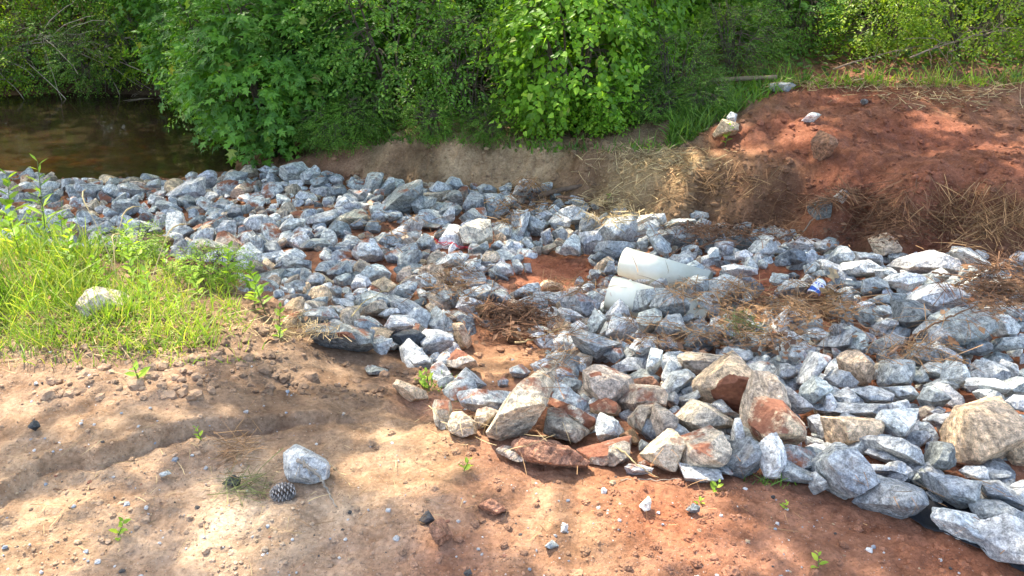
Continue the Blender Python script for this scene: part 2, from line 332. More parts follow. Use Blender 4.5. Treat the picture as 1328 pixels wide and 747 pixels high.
# water
def water_material():
    m, t, b = newmat('creek_water'); t.nodes.remove(b); g = N(t, 'ShaderNodeNewGeometry')
    h = mth(t, 'ADD', tnoise(t, g.outputs['Position'], 7, 3, .5, .3), mth(t, 'MULTIPLY', tnoise(t, g.outputs['Position'], 30, 2), .12))
    nb = bump(t, h, .16, .02)
    gl = N(t, 'ShaderNodeBsdfGlossy'); gl.inputs['Roughness'].default_value = .04; L(t, nb, gl.inputs['Normal'])
    tr = N(t, 'ShaderNodeBsdfTransparent'); tr.inputs[0].default_value = (.55, .37, .18, 1)
    df = N(t, 'ShaderNodeBsdfDiffuse'); df.inputs[0].default_value = (.045, .034, .018, 1)
    m1 = N(t, 'ShaderNodeMixShader'); m1.inputs[0].default_value = .5; L(t, tr.outputs[0], m1.inputs[1]); L(t, df.outputs[0], m1.inputs[2])
    fr = N(t, 'ShaderNodeFresnel'); fr.inputs[0].default_value = 1.33; L(t, nb, fr.inputs['Normal'])
    m2 = N(t, 'ShaderNodeMixShader'); L(t, fr.outputs[0], m2.inputs[0]); L(t, m1.outputs[0], m2.inputs[1]); L(t, gl.outputs[0], m2.inputs[2])
    L(t, m2.outputs[0], t.nodes['Material Output'].inputs[0]); return m
WZ = -.82
wx = np.linspace(-26, -1.3, 40); wy = np.linspace(6.2, 12.2, 16); A, B = np.meshgrid(wx, wy)
ii = (np.arange(15)[:, None] * 40 + np.arange(39)[None]).ravel()
tag(obj('water', mesh_np('water', np.stack([A.ravel(), B.ravel(), A.ravel() * 0 + WZ], -1), np.stack([ii, ii + 1, ii + 41, ii + 40], -1), water_material())), 'still brown creek water below the wooded bank', 'water', kind='structure')
# ---------------------------------------------------------------- rocks
def icosphere(n):
    p = (1 + 5 ** .5) / 2
    v = [(-1,p,0),(1,p,0),(-1,-p,0),(1,-p,0),(0,-1,p),(0,1,p),(0,-1,-p),(0,1,-p),(p,0,-1),(p,0,1),(-p,0,-1),(-p,0,1)]
    f = [(0,11,5),(0,5,1),(0,1,7),(0,7,10),(0,10,11),(1,5,9),(5,11,4),(11,10,2),(10,7,6),(7,1,8),(3,9,4),(3,4,2),(3,2,6),(3,6,8),(3,8,9),(4,9,5),(2,4,11),(6,2,10),(8,6,7),(9,8,1)]
    v = [np.array(a, float) / np.linalg.norm(a) for a in v]
    for _ in range(n):
        c = {}; nf = []
        def mid(a, b):
            k = (min(a, b), max(a, b))
            if k not in c: q = v[a] + v[b]; v.append(q / np.linalg.norm(q)); c[k] = len(v) - 1
            return c[k]
        for a, b, d in f:
            x, y, z = mid(a, b), mid(b, d), mid(d, a); nf += [(a, x, z), (b, y, x), (d, z, y), (x, y, z)]
        f = nf
    return np.array(v), np.array(f)
ICO = [icosphere(i) for i in range(6)]
def planes_radius(D, Nn, Hh, p=22):
    q = np.clip(D @ Nn.T, 0, None) / Hh[None]; m = q.max(1, keepdims=True) + 1e-12; return 1 / (m[:, 0] * ((q / m) ** p).sum(1) ** (1 / p))
def convex_hull(pts):
    pts = sorted(map(tuple, pts)); cr = lambda o, a, b: (a[0]-o[0])*(b[1]-o[1])-(a[1]-o[1])*(b[0]-o[0])
    def half(ps):
        h = []
        for q in ps:
            while len(h) > 1 and cr(h[-2], h[-1], q) <= 0: h.pop()
            h.append(q)
        return h[:-1]
    return np.array(half(pts) + half(pts[::-1]))
TONE = {'g': (.42,.432,.415), 'p': (.57,.57,.545), 'w': (.68,.66,.61), 'd': (.22,.235,.235), 'k': (.055,.06,.065), 's': (.26,.275,.26), 't': (.60,.445,.29), 'c': (.68,.60,.45), 'b': (.47,.385,.29), 'n': (.28,.17,.09), 'r': (.34,.17,.10)}  # cream 'c' has warm sunlight put into the rock colour
TONEW = {'c': 'cream', 'g': 'blue-grey', 'p': 'pale grey', 'w': 'whitish', 'd': 'dark grey', 'k': 'blackish', 's': 'slate-grey', 't': 'tan', 'b': 'brownish-grey', 'n': 'brown', 'r': 'clay-red'}
ROCKS = []   # dict: V (world verts), F, tint, clay, size, px, py, label...
def rough_rock(V, size, seed, amt=1.0):
    d = V / (np.linalg.norm(V, axis=1)[:, None] + 1e-9); q = V / size * 2 + seed * 3.17
    n = .014 * noise(q, 1.3, seed) + .016 * noise(q, 4.0, seed + 1) + .007 * noise(q, 9., seed + 2)
    st = noise(q * np.array([.6, .6, 3.]), 2.5, seed + 5); n = n + .012 * np.round(st * 3) / 3
    return V + d * (n * size * amt)[:, None]
def settle_top(Vw):
    iy, ix = hidx(Vw[:, 0], Vw[:, 1]); np.maximum.at(H, (iy, ix), Vw[:, 2])
    # fill one-cell holes so later rocks do not drop through
    return
def put_rock(Vw, Fc, tone, clay, seed, label=None, cat=None, name='rock', tintv=None, hero=False):
    c = Vw.mean(0); ext = Vw.max(0) - Vw.min(0); px, py, t = proj(c)
    tint = np.array(TONE[tone]) * rng.uniform(.82, 1.24) * (1 + rng.normal(0, .012, 3)) if tintv is None else tintv
    ROCKS.append(dict(V=Vw, F=Fc, tint=tint, clay=clay, tone=tone, px=px, py=py, t=t, size=float(np.sort(ext)[1] + np.sort(ext)[2]) / 2, flat=ext[2] / max(ext[0], ext[1]), asp=max(ext[0], ext[1]) / max(.01, min(ext[0], ext[1])), label=label, cat=cat, name=name, seed=seed, hero=hero, c=c))
    settle_top(Vw)
REG = {'A': (80,205,5.108), 'B': (330,205,5.108), 'C': (330,340,5.108), 'D': (580,220,5.108), 'E': (580,350,5.108), 'F': (540,470,5.108), 'G': (820,260,5.108), 'H': (1068,290,5.108),
 'I': (820,390,5.108), 'J': (1068,420,5.108), 'K': (790,500,5.108), 'L': (1040,540,3.608), 'M': (300,560,6.222), 'N': (880,0,2.964), 'O': (930,230,2.987), 'Q': (0,200,2.951), 'R': (800,430,2.356), 'S': (400,430,2.356), 'T': (0,430,2.356)}
HERO = """
A g 510 160,535 105,580 105,610 130,600 160,540 170|dark-backed blue-grey rock standing alone at the water's edge
A g 565 180,590 150,640 150,660 190,630 210,580 208
A p 360 200,380 172,440 170,520 210,490 240,380 245
A p 265 215,290 180,330 180,365 215,340 250,280 245
A g 90 200,110 165,180 165,255 210,220 255,120 240
A g 0 180,10 145,60 135,80 150,60 190,10 205
A p 890 150,985 78,1020 100,1015 135,940 200,900 190
A g 820 120,850 92,890 100,890 135,830 150
A g 660 190,700 180,745 200,730 225,680 235
A g 690 245,830 170,890 165,905 230,860 265,720 265
A g 760 300,790 255,830 255,880 290,850 320,790 318
A p 890 320,915 258,950 280,955 315,930 328
A g 1000 180,1040 155,1085 175,1080 205,1020 210
A g 1075 135,1110 110,1220 105,1210 130,1150 180,1085 170
A p 1160 180,1190 145,1230 165,1220 195,1180 208
A g 1000 320,1030 285,1100 290,1115 330,1090 350,1010 350
A g 960 400,1010 355,1065 375,1070 410,1020 435
A d 1100 390,1130 310,1190 320,1200 380,1150 405
A p 1225 450,1260 395,1328 380,1330 500,1260 505,1230 485
A g 1030 500,1070 420,1130 410,1135 480,1080 535
A t 925 445,990 445,1005 490,960 510,930 495
A g 350 320,390 280,470 275,485 310,420 355,370 350
A g 440 440,480 410,560 420,600 450,540 490,420 500
A g 620 300,700 285,790 330,780 350,700 350,640 335
A g 1215 540,1290 508,1328 530,1328 620,1260 600
A n 495 560,530 535,740 530,760 550,720 600,520 610|flat brown rock just above the bright weeds
A p 720 590,760 575,840 590,820 630,750 635
A p 945 650,1010 615,1110 615,1130 680,1080 715,970 710
A c 880 560,960 535,1040 560,1070 600,960 640,900 610
A p 1160 640,1230 590,1300 630,1290 680,1220 720,1150 700
B p 165 75,200 45,300 30,345 75,300 125,220 125|large smooth pale rock under the bushes at the head of the bed
B g 300 120,370 68,435 110,380 160,330 160
B g 440 100,480 85,535 105,520 135,460 140
B g 375 170,400 125,450 115,490 150,440 190,390 195
B p 485 140,530 115,585 125,580 175,520 175
B g 90 95,120 55,165 80,150 105,100 110
B p 140 170,190 155,245 180,230 205,160 210
B d 480 240,540 175,600 190,625 250,580 265,500 260
B g 610 180,640 125,665 130,650 185
B g 735 210,750 110,810 92,860 105,830 200,790 235|tall blue-grey rock standing upright below the tan bank
B p 810 220,880 125,935 140,930 175,850 230
B s 855 340,950 215,1110 145,1120 230,1040 320,880 350|big smooth slate-grey slab lying tilted among blue-grey rocks
B g 1025 255,1110 250,1180 270,1160 320,1090 370,1050 340|blue-grey rock with a white stripe propped against the slate slab
B g 655 165,700 148,745 155,740 205,690 180
B p 270 260,310 215,370 235,400 270,330 285,280 280
B g 450 290,490 265,520 285,515 315,460 318
B d 660 230,700 215,745 235,730 290,680 285
B p 700 300,760 230,780 240,740 305
B p 530 325,600 258,660 300,600 350,545 345
B p 570 330,620 300,700 305,700 345,610 360
B g 1160 200,1210 155,1290 180,1310 220,1230 260,1170 240
B g 1240 270,1300 220,1328 225,1328 295,1270 300
B g 1115 220,1140 213,1170 255,1150 265,1120 250
B g 330 400,420 370,540 365,550 400,470 440,350 445
B p 180 460,220 405,340 400,330 440,240 490,200 490
B c 520 420,620 360,740 365,765 395,720 430,560 440
B g 630 440,700 400,740 430,720 460,650 470
B p 255 490,300 460,370 475,390 505,350 525,270 525
B g 385 520,440 480,480 500,470 535,400 540
B p 540 490,580 455,630 495,600 515,545 515
B g 180 540,230 505,290 530,290 570,220 585,185 570
B g 300 590,360 540,450 540,490 570,430 600,320 605
B g 520 610,540 575,620 575,630 605,560 620
B g 580 570,610 520,680 540,710 580,640 600
B p 640 620,750 545,790 535,855 630,830 660,700 670
B g 740 450,770 410,830 440,825 490,760 490
B p 770 400,830 345,870 365,860 405,800 420
B g 875 400,900 360,970 365,985 390,920 410
B g 960 430,990 385,1040 380,1045 430,1000 445
B d 1090 440,1130 435,1230 450,1210 470,1110 465
B p 1010 500,1050 485,1095 500,1090 540,1040 550
B g 1080 560,1145 500,1195 550,1180 600,1110 600
B g 810 550,870 500,980 540,970 580,890 600,830 580
B p 880 500,985 470,990 520,960 550,900 520
B g 960 610,1060 565,1080 600,1000 645
B g 1200 400,1250 320,1300 310,1280 370,1230 400
B p 1235 390,1300 320,1328 330,1328 390,1270 415
B g 1250 470,1290 430,1328 450,1320 500,1270 495
B d 1195 510,1220 475,1250 485,1245 520,1210 530
B g 0 530,40 505,90 560,80 600,0 600
B p 0 650,60 630,145 655,80 715,20 710
B g 130 720,190 660,230 680,200 730,150 735
B g 210 700,270 670,370 680,370 740,230 745
B g 560 690,600 665,700 690,700 740,640 745
B p 860 640,920 610,980 650,960 690,880 690
B w 1200 710,1290 635,1340 640,1380 680,1328 700,1230 720
C p 695 100,780 15,870 40,905 75,890 110,790 140,720 120
C t 790 150,860 110,930 160,900 205,820 195
C g 410 70,430 5,500 0,560 60,540 95,440 75
C g 125 70,160 55,265 65,265 105,200 120,140 100
C g 345 120,370 75,440 75,465 95,440 150,370 170
C g 535 100,640 80,640 110,600 160,560 160
C p 640 150,670 95,740 110,765 150,720 185,650 185
C p 655 200,690 180,750 180,760 215,720 240,670 235
C g 350 190,390 160,430 185,410 215,360 215
C p 415 170,490 135,515 150,510 185,430 205
C g 495 180,530 155,575 165,575 220,540 235
C p 925 180,980 140,1060 145,1060 190,990 225,930 205
C b 940 130,960 60,1010 50,1035 90,1010 140
C p 1065 100,1120 85,1195 130,1180 170,1120 170,1080 140
C w 1040 70,1090 45,1210 75,1220 110,1140 110,1060 90
C g 710 230,780 200,850 220,900 260,860 300,720 300
C g 280 360,400 305,500 310,550 370,470 410,330 415
C g 510 290,570 290,665 350,640 380,560 370
C g 510 250,600 240,650 290,660 320,560 300
C s 350 430,470 405,640 420,780 490,790 550,690 580,520 560,390 520|long low slab with red clay on top where the sandy ground starts
C g 600 390,640 375,730 370,830 420,830 470,700 470,620 430
C w 760 380,780 365,850 420,830 430
C d 710 440,800 430,870 450,880 490,750 480
C w 780 500,820 480,950 545,920 575,860 570|small white-striped rock at the tip of the long low slab
C p 860 430,900 360,1010 375,1100 430,1080 450,900 465
C k 900 500,960 460,1080 455,1140 490,1090 560,990 580|flat almost black rock beside the long low slab
C p 820 350,870 310,980 300,990 340,880 375
C g 960 290,1040 270,1090 320,1050 360,980 340
C t 1130 290,1165 268,1225 310,1180 358
C d 1060 360,1110 325,1170 350,1165 400,1100 405
C g 1150 410,1240 320,1300 380,1305 470,1190 465
C p 1095 520,1180 470,1320 490,1320 540,1200 580,1120 590
C p 1170 190,1250 140,1260 170,1200 215
C g 1190 230,1250 180,1328 220,1320 290,1230 270
C p 1035 650,1110 615,1180 640,1170 690,1070 700
C p 1210 650,1260 610,1328 620,1328 700,1240 680
C p 1000 580,1110 565,1120 610,1060 640,1020 620
C d 740 720,790 700,890 715,870 745,760 745|small dark flat stone lying apart on the sandy slope
C g 370 260,400 240,470 235,470 270,400 285
C g 480 60,560 40,600 10,620 60,580 100,490 100
C p 280 300,320 280,380 300,370 340,290 345
D g 0 80,30 45,80 60,110 110,60 130,0 120
D g 205 120,250 95,310 115,310 150,230 160
D g 340 120,390 100,430 110,420 145,350 145
D p 465 100,495 60,550 65,590 120,520 160,440 160
D p 615 105,650 85,700 90,695 120,660 138|small whitish rock lying alone at the foot of the bank
D g 0 200,30 140,90 150,105 205,60 225
D g 100 250,150 155,240 180,240 230,200 290,130 290
D g 240 160,340 160,355 215,300 295,260 260
D g 345 160,400 140,430 160,420 190,370 200
D g 360 200,430 175,460 200,440 240,380 245
D p 500 160,550 135,545 180,480 200,470 175
D c 75 400,160 340,290 335,305 460,200 510,110 500|big cream-white flat-faced rock with straw caught on its corner
D p 460 440,490 310,535 270,530 370,500 450,475 460|thin grey slab standing on its edge
D g 540 390,535 305,580 310,650 370,620 430,560 410
D p 740 270,830 235,940 290,900 345,790 350,745 310|broad pale rock below the bark log
D g 310 400,360 360,420 380,420 440,350 470
D g 420 300,440 265,485 290,475 345,430 340
D p 690 350,730 310,810 340,800 380,720 390
D g 700 410,760 380,800 420,790 480,740 475
D g 620 420,680 390,695 480,660 500
D p 670 260,700 230,745 260,730 305,690 300
D g 725 200,745 190,780 240,755 250
D g 890 350,950 290,1015 340,1000 380,920 430,880 410
D g 880 480,900 410,980 405,1035 460,1000 520,910 530
D w 740 545,810 445,880 510,880 550|white three-cornered rock at the edge of the bare red clay
D g 1010 540,1030 475,1240 480,1240 520,1100 600,1050 570|flat blue-grey rock right behind the upper white pipe
D g 1000 400,1060 340,1210 350,1230 400,1180 460,1080 475
D g 1265 480,1280 455,1328 455,1328 530,1290 520
D d 955 590,1000 540,1050 570,1000 615
D t 970 650,1050 580,1080 610,1030 680,980 680
D g 1040 680,1070 620,1110 620,1100 690
D g 940 690,970 665,1010 690,990 720,950 715
D p 490 470,520 445,600 530,590 550,540 540
D g 290 500,340 470,375 500,350 525,300 520
D g 370 520,410 460,440 470,430 520,390 540
D w 410 520,480 480,515 510,500 530
D w 0 560,60 550,140 560,130 620,20 620
D g 300 650,340 615,420 630,430 690,350 720,310 700
D g 430 610,470 595,500 640,490 690,450 690
D g 500 620,550 620,560 680,520 680
D g 100 300,160 260,220 310,190 340,120 330
D g 0 260,60 240,90 265,60 300,0 300
D p 590 300,650 270,690 300,650 330,600 330
D w 160 640,210 620,260 650,240 690,180 680
D g 0 440,40 400,80 420,70 500,10 500
D g 160 530,250 480,275 500,270 550,180 560
D p 815 205,840 190,910 210,900 235,850 230
E g 75 180,130 130,270 95,300 100,290 150,240 210,140 200
E p 95 240,140 180,230 210,230 240,180 285
E g 290 165,320 150,400 170,430 210,380 240,330 200
E g 415 160,530 95,600 85,630 160,560 185,450 190
E g 470 200,530 175,650 185,665 240,630 275,500 260
E g 650 180,720 145,790 145,805 200,780 240,710 250
E g 820 210,840 155,920 165,1010 220,1010 270,920 330,860 280|broad blue-grey rock against the open end of the lower white pipe
E t 610 110,660 65,740 85,745 130,660 140
E p 755 290,780 260,850 275,940 340,900 350,780 330
E p 820 370,880 340,935 380,930 415,840 400
E g 810 400,850 390,1000 430,1150 485,1140 510,990 590,930 550,820 450|long wedge-shaped blue-grey rock in front of the lower white pipe
E g 940 400,990 270,1040 300,1060 340,1000 425,950 420
E g 1020 400,1050 340,1080 360,1070 430,1010 425
E p 1075 420,1090 330,1220 320,1270 380,1180 430
E w 1060 300,1140 210,1200 260,1210 310,1100 330
E g 1020 260,1060 240,1090 250,1080 290,1030 290
E p 500 300,540 280,640 275,650 310,560 325
E g 380 240,480 260,500 290,430 290
E t 30 360,100 350,160 460,130 525,90 520,50 430|upright tan rock beside the dark straw drift
E b 0 590,60 540,130 555,200 620,100 660,0 640|low rock capped with red clay on the sandy flat
E n 230 260,260 225,340 235,480 300,470 325,350 300,260 305|long muddy brown rock above the dark straw drift
E n 380 410,420 390,490 430,520 480,470 490,390 450
E g 415 650,470 630,540 680,500 715,430 705
E p 590 640,660 590,690 640,680 710,620 690
E g 670 580,730 545,770 580,740 620,690 620
E g 710 690,760 655,830 690,840 740,750 735
E g 840 90,870 45,905 80,880 115
E p 1085 640,1190 580,1320 590,1320 660,1150 680
E g 1060 560,1090 515,1150 520,1170 570,1120 610
E g 1160 570,1190 520,1240 550,1250 585,1180 600
E g 1230 540,1260 480,1328 460,1328 540,1280 570
E g 20 320,80 280,180 320,170 350,40 350
E p 700 480,760 430,830 480,800 540,720 530
F c 110 330,130 245,225 250,230 340,170 455,130 420|upright whitish rock standing at the sandy end of the pile
F b 205 410,230 335,300 330,385 390,390 470,300 495,220 460
F b 385 390,400 330,460 320,515 350,480 410,400 450
F g 280 240,350 180,500 180,560 200,620 260,520 330,430 320,300 280
F b 470 450,560 320,640 180,760 80,840 78,885 150,880 230,770 425,690 460,560 505,480 480|biggest faceted grey-brown boulder leaning at the sandy end of the pile
F g 900 240,950 185,1060 200,1140 270,1120 340,1000 300,900 340
F c 930 300,990 265,1180 370,1180 420,1130 475,1050 420,950 340|long whitish block lying on a speckled grey rock
F b 840 450,860 350,980 345,1110 450,1115 490,1050 530,900 490
F t 1145 290,1240 250,1328 280,1345 310,1328 350,1200 345,1150 330
F g 1185 430,1210 335,1328 390,1340 440,1328 500,1210 520
F b 1110 60,1180 30,1300 60,1400 110,1420 200,1330 275,1200 250,1130 170|bulky brown-stained boulder with a red clay spot on top
F g 935 160,980 100,1085 125,1090 170,1040 205,950 180
F g 910 70,960 45,1040 70,1050 115,960 110
F g 540 120,580 95,610 120,600 155,550 155
F g 245 120,300 65,370 90,430 140,400 165,300 150
F b 1100 600,1250 555,1400 530,1400 640,1300 680,1120 660
F b 560 590,600 565,740 600,800 640,700 660,580 620
F p 1075 230,1110 205,1155 240,1140 275,1090 260
F r 620 560,700 500,820 530,1000 560,1130 650,1100 690,900 690,700 640|broad crumbling red clay clod at the foot of the boulders
G w 40 140,90 95,210 85,230 140,190 175,120 150
G p 0 230,20 180,130 130,175 160,170 220,60 250
G g 385 90,420 65,495 80,490 125,400 125
G g 215 160,280 135,420 125,430 150,380 165,230 185
G g 185 235,240 180,440 175,450 220,400 280,250 290
G g 440 240,480 180,590 180,600 230,520 310,460 270
G g 420 160,460 115,520 140,500 180,450 200
G p 560 160,610 150,630 180,600 200
G g 660 190,720 140,790 150,780 200,700 220
G d 650 240,800 230,850 260,840 300,780 315,700 280
G g 130 260,170 230,220 270,255 340,210 365,160 330
G g 40 290,70 250,130 255,130 290,80 325
G p 800 340,850 290,890 235,940 250,960 330,900 380,820 380
G g 570 290,600 265,665 275,660 360,590 370,575 340
G g 500 350,540 310,570 320,570 380,510 385
G p 1030 290,1090 255,1180 260,1220 320,1190 345,1090 320
G g 1205 280,1328 250,1328 310,1270 345,1210 320
G d 995 350,1060 320,1130 340,1150 400,1100 415,1030 390
G d 945 400,990 378,1055 400,1040 435,970 435
G g 1140 430,1200 405,1240 430,1220 480,1160 485
G w 1240 400,1280 395,1350 430,1350 465,1260 440
G p 840 400,870 390,900 430,880 460,845 435
G w 590 440,680 430,830 450,830 495,720 500,600 475|long white splintery rock buried in straw
G g 270 420,290 365,380 365,410 400,370 440,290 460
G p 340 440,430 408,480 440,450 470,370 470
G g 410 480,480 450,535 480,510 515,430 515
G p 110 560,200 510,260 520,270 560,220 590,140 580
G g 300 580,380 520,500 510,500 590,400 670,330 620
G g 40 650,60 590,160 580,210 610,150 700,90 725,50 710
G g 155 700,190 600,280 590,345 660,365 740,300 760,200 745|large clean blue-grey block just past the lower white pipe
G g 415 680,480 630,570 660,580 740,540 790,500 790,450 740
G d 350 680,400 680,460 750,450 780,380 740
G g 550 540,620 510,740 560,740 620,690 660,580 650
G p 955 600,1010 550,1150 540,1210 590,1100 600,980 625|low domed pale rock beside the drink can
G g 920 540,960 490,1030 500,1030 540,970 575
G d 1030 490,1070 475,1110 500,1080 525
G g 1190 490,1240 460,1310 470,1310 500,1230 510
G p 700 340,740 330,790 370,760 400,690 380
G w 30 530,60 495,190 500,210 520,110 560,60 560|white rock wedged between the two white pipes
G g 380 320,420 295,450 310,430 350,390 345
H b 355 140,380 90,425 70,500 130,505 190,380 215|brownish rock lodged at the foot of the red bank
H g 0 120,70 95,100 130,90 165,0 190
H g 45 230,100 165,165 158,200 230,170 280,80 275
H p 120 310,200 250,300 240,400 300,350 340,220 345,150 335
H p 220 200,270 190,390 220,395 280,300 265,230 240
H g 430 220,480 200,505 230,490 255,440 245
H w 530 290,560 255,750 185,840 220,880 260,900 320,870 360,780 330,560 320|big sunlit white rock at the top of the pile under the red bank
H p 850 185,880 155,920 160,1090 250,1130 290,1060 310,930 250,860 220|long bar-shaped rock on the crest of the pile
H g 900 350,920 300,980 280,1020 310,980 360,930 385
H p 930 410,1050 320,1190 250,1200 290,1060 400,980 440
H w 440 380,520 325,610 340,665 380,600 430,560 440,500 400|brightest sunlit white rock beside the biggest pale slab
H p 740 350,800 305,835 330,830 370,780 370
H p 580 510,700 400,830 400,960 450,930 530,730 600,640 550|biggest pale slab of the pile, straw spilling over its end
H g 250 440,260 370,330 355,430 410,440 435,350 450,270 465
H g 300 505,400 465,540 460,560 500,450 540,330 530
H d 490 640,510 520,560 520,700 580,690 620,620 680,540 680|dark grey block under the biggest pale slab
H g 225 590,260 550,310 560,350 640,330 665,280 665
H g 330 580,360 550,420 545,460 580,430 615,360 625
H p 205 550,260 520,320 525,340 550,280 560,220 570
H g 70 520,130 445,190 455,200 490,130 540,80 540
H g 85 570,100 540,190 545,205 580,170 600,110 600
H p 360 660,420 630,490 640,500 680,420 700
H p 700 740,720 670,780 655,830 680,835 800,760 820,700 790
H g 630 690,740 600,830 560,880 580,800 620,680 700,630 740
H g 900 570,950 530,1010 535,1010 570,940 590
H g 830 650,1000 590,1100 600,1150 700,1050 770,930 800,850 760|big rock with broad dark and white bands
H w 1100 560,1200 540,1350 590,1350 680,1260 650,1170 600
H p 1120 620,1200 600,1300 690,1280 740,1170 740
H g 350 310,390 300,480 340,470 370,380 360
H g 400 330,440 290,480 320,470 360
H p 1255 240,1300 190,1350 190,1350 270,1270 270
H w 0 250,90 290,100 320,50 325,0 280
H g 100 720,180 680,290 730,260 760,150 760
I g 40 150,80 90,150 75,195 110,150 190,80 200
I g 155 180,210 115,320 130,360 200,340 240,220 235
I g 320 120,380 80,410 90,400 120,350 150
I p 495 170,540 130,650 105,655 170,640 265,570 250
I d 360 300,420 220,490 190,500 220,450 280,380 320
I g 480 280,510 225,550 260,540 300,490 300
I g 660 240,720 205,800 220,770 265,680 270
I p 720 140,760 125,830 160,800 195,730 190
I g 660 130,690 100,730 150,720 200,670 190
I p 0 320,80 250,130 260,130 330,60 365
I p 90 430,120 320,195 350,190 410,140 470,100 460
I d 0 390,90 375,90 440,40 470,0 460
I g 400 330,430 300,475 320,460 350,410 360
I g 160 280,250 245,310 310,290 335,200 320
I w 190 500,240 390,290 400,320 440,300 500,200 540
I g 210 590,270 490,370 480,400 510,330 590,270 640,220 650
I d 310 590,400 550,440 590,400 650,330 640
I b 320 380,440 360,580 370,590 420,500 460,470 510,380 490,330 440|brown-stained boulder tucked behind the clay-faced boulder
I r 0 555,60 512,130 502,182 560,90 578|red clay clod wedged between brown boulders behind the clay spot
I g 680 350,780 340,800 380,740 410,690 380
I g 800 320,850 310,910 350,850 375
I p 805 430,890 360,915 380,870 460,820 460
I g 915 390,980 368,1010 390,990 415,920 410
I p 965 260,1060 275,1060 300,1000 345,970 320
I g 1000 340,1040 290,1100 300,1130 380,1080 425,1020 400
I g 1105 540,1170 400,1200 340,1280 360,1310 400,1230 500,1170 570
I g 950 500,980 440,1060 430,1100 480,1060 510,960 520
I d 890 440,920 410,1000 420,970 470,910 470
I g 850 270,950 210,970 250,960 330,900 340
I g 1090 250,1140 215,1180 250,1140 290
I g 1185 240,1220 200,1270 220,1270 260,1210 270
I g 1145 160,1200 100,1260 130,1240 180,1170 190
I p 1020 620,1050 580,1200 700,1190 725,1060 740,1030 700
I g 1120 620,1210 520,1290 540,1328 600,1250 640,1180 690
I g 330 660,440 600,450 640,360 690
I b 725 850,760 650,810 460,880 460,970 520,1035 650,1030 760,850 880|tall leaning olive-grey slab beside the clay-faced boulder
I t 445 560,470 500,640 365,700 370,800 480,780 540,720 730,560 640,470 610|tan boulder with a dark red clay patch on its face
J t 115 240,200 190,250 190,325 290,280 415,220 410,150 310|tan tooth-shaped rock poking out of blue-grey rocks
J g 35 150,130 30,190 60,190 160,90 165
J g 190 160,200 70,280 80,300 150,240 190
J g 325 130,430 75,540 100,550 130,450 170,350 190
J g 375 385,430 235,600 240,600 330,570 400,400 415|squarish light blue-grey block with a flat speckled face
J g 550 220,620 140,720 150,775 250,720 265,620 265
J p 720 180,760 140,920 230,910 255,830 240
J p 655 320,740 265,835 265,840 350,770 360
J p 840 300,870 245,940 280,980 380,900 400,840 360
J d 990 190,990 120,1090 115,1110 190,1040 205
J g 1145 150,1180 90,1290 90,1350 110,1350 160,1200 175
J g 840 160,870 140,980 180,960 205,880 190
J g 1000 350,1130 270,1210 290,1225 350,1160 390,1040 380
J w 1180 280,1220 250,1280 270,1280 350,1230 370
J g 10 360,80 300,130 310,200 380,180 425,60 420
J d 640 500,680 430,760 430,835 500,800 540,700 550
J g 730 400,800 365,880 370,900 410,820 440
J g 960 410,1020 375,1180 380,1225 450,1150 465,1010 440
J g 1000 450,1060 430,1180 480,1180 520,1080 530
J g 400 420,560 410,620 450,610 500,470 500
J p 80 480,180 440,260 500,260 550,170 560,100 530
J g 200 450,330 430,470 480,440 520,300 520
J p 140 590,300 530,420 530,420 600,340 620,200 600
J p 440 530,560 510,575 545,480 640,450 620
J p 370 640,400 610,520 660,560 600,625 590,600 680,540 740,480 745
J p 1215 510,1260 485,1350 490,1350 580,1240 560
J g 1205 420,1300 360,1350 370,1350 470,1250 470
J g 690 640,750 600,810 620,780 690
J g 580 370,640 310,700 360,690 385,620 400
J p 320 300,390 310,390 360,340 370
J g 700 580,760 550,810 570,790 600,720 600
J g 1020 290,1070 240,1150 260,1080 290
J g 640 700,700 670,740 700,740 745,650 745
J p 780 660,860 620,865 700,800 710
J w 0 440,40 450,90 530,80 580,0 590
K b 100 110,180 10,350 15,385 60,370 140,250 130,150 170
K b 140 210,190 140,290 130,290 230,240 335,160 270
K b 275 200,300 130,350 135,460 220,460 300,330 380,300 330
K b 460 220,580 110,640 130,800 230,800 265,560 310,500 270|low brown boulder with a shadowed hollow beneath it
K w 640 110,760 160,860 190,800 200,700 170
K t 965 280,1070 150,1170 150,1300 280,1280 370,1200 385,1040 380,985 330|ochre-stained rounded boulder in front of the tall leaning slab
K b 240 450,400 330,480 335,490 430,440 560,380 560,290 510
K b 485 480,500 370,740 300,790 430,780 500,700 555,500 555|blocky grey-brown boulder above a small flat pale stone
K p 485 580,500 555,740 590,755 620,660 640,500 620|small flat pale stone lying on clay below a blocky boulder
K g 690 560,780 525,815 560,800 590,730 580
K d 780 510,940 370,1020 420,990 530,900 580,820 560
K w 1000 430,1080 355,1150 380,1160 500,1130 610,1030 610,1000 520
K g 1090 450,1190 385,1330 430,1400 480,1400 560,1300 590,1170 540
K g 1140 570,1190 515,1380 600,1370 650,1200 630
K g 815 300,830 220,870 220,900 380,860 410,820 390
K w 0 280,-20 215,40 220,85 290,80 350,0 350
K b 0 400,80 370,140 400,120 470,40 530,0 530
K d 195 410,220 360,270 385,250 430,200 440
K p 110 540,150 525,290 550,280 580,150 580
K g 200 515,240 500,270 520,250 540
K g 370 180,420 150,470 180,450 215,400 210
K n 80 320,140 290,200 370,180 400,100 370
K g 380 100,440 40,460 100,440 150
K g 770 350,800 330,830 360,820 400,780 400
K g 480 100,550 50,590 40,580 90,520 140
L t 130 5,365 15,370 90,290 140,165 130,155 60|flat-faced ochre block, second biggest tan rock of the pile
L t 700 160,715 20,745 -40,860 -65,1010 -10,1030 50,990 160,880 215,760 230,705 215|biggest tan boulder with a smooth flat face
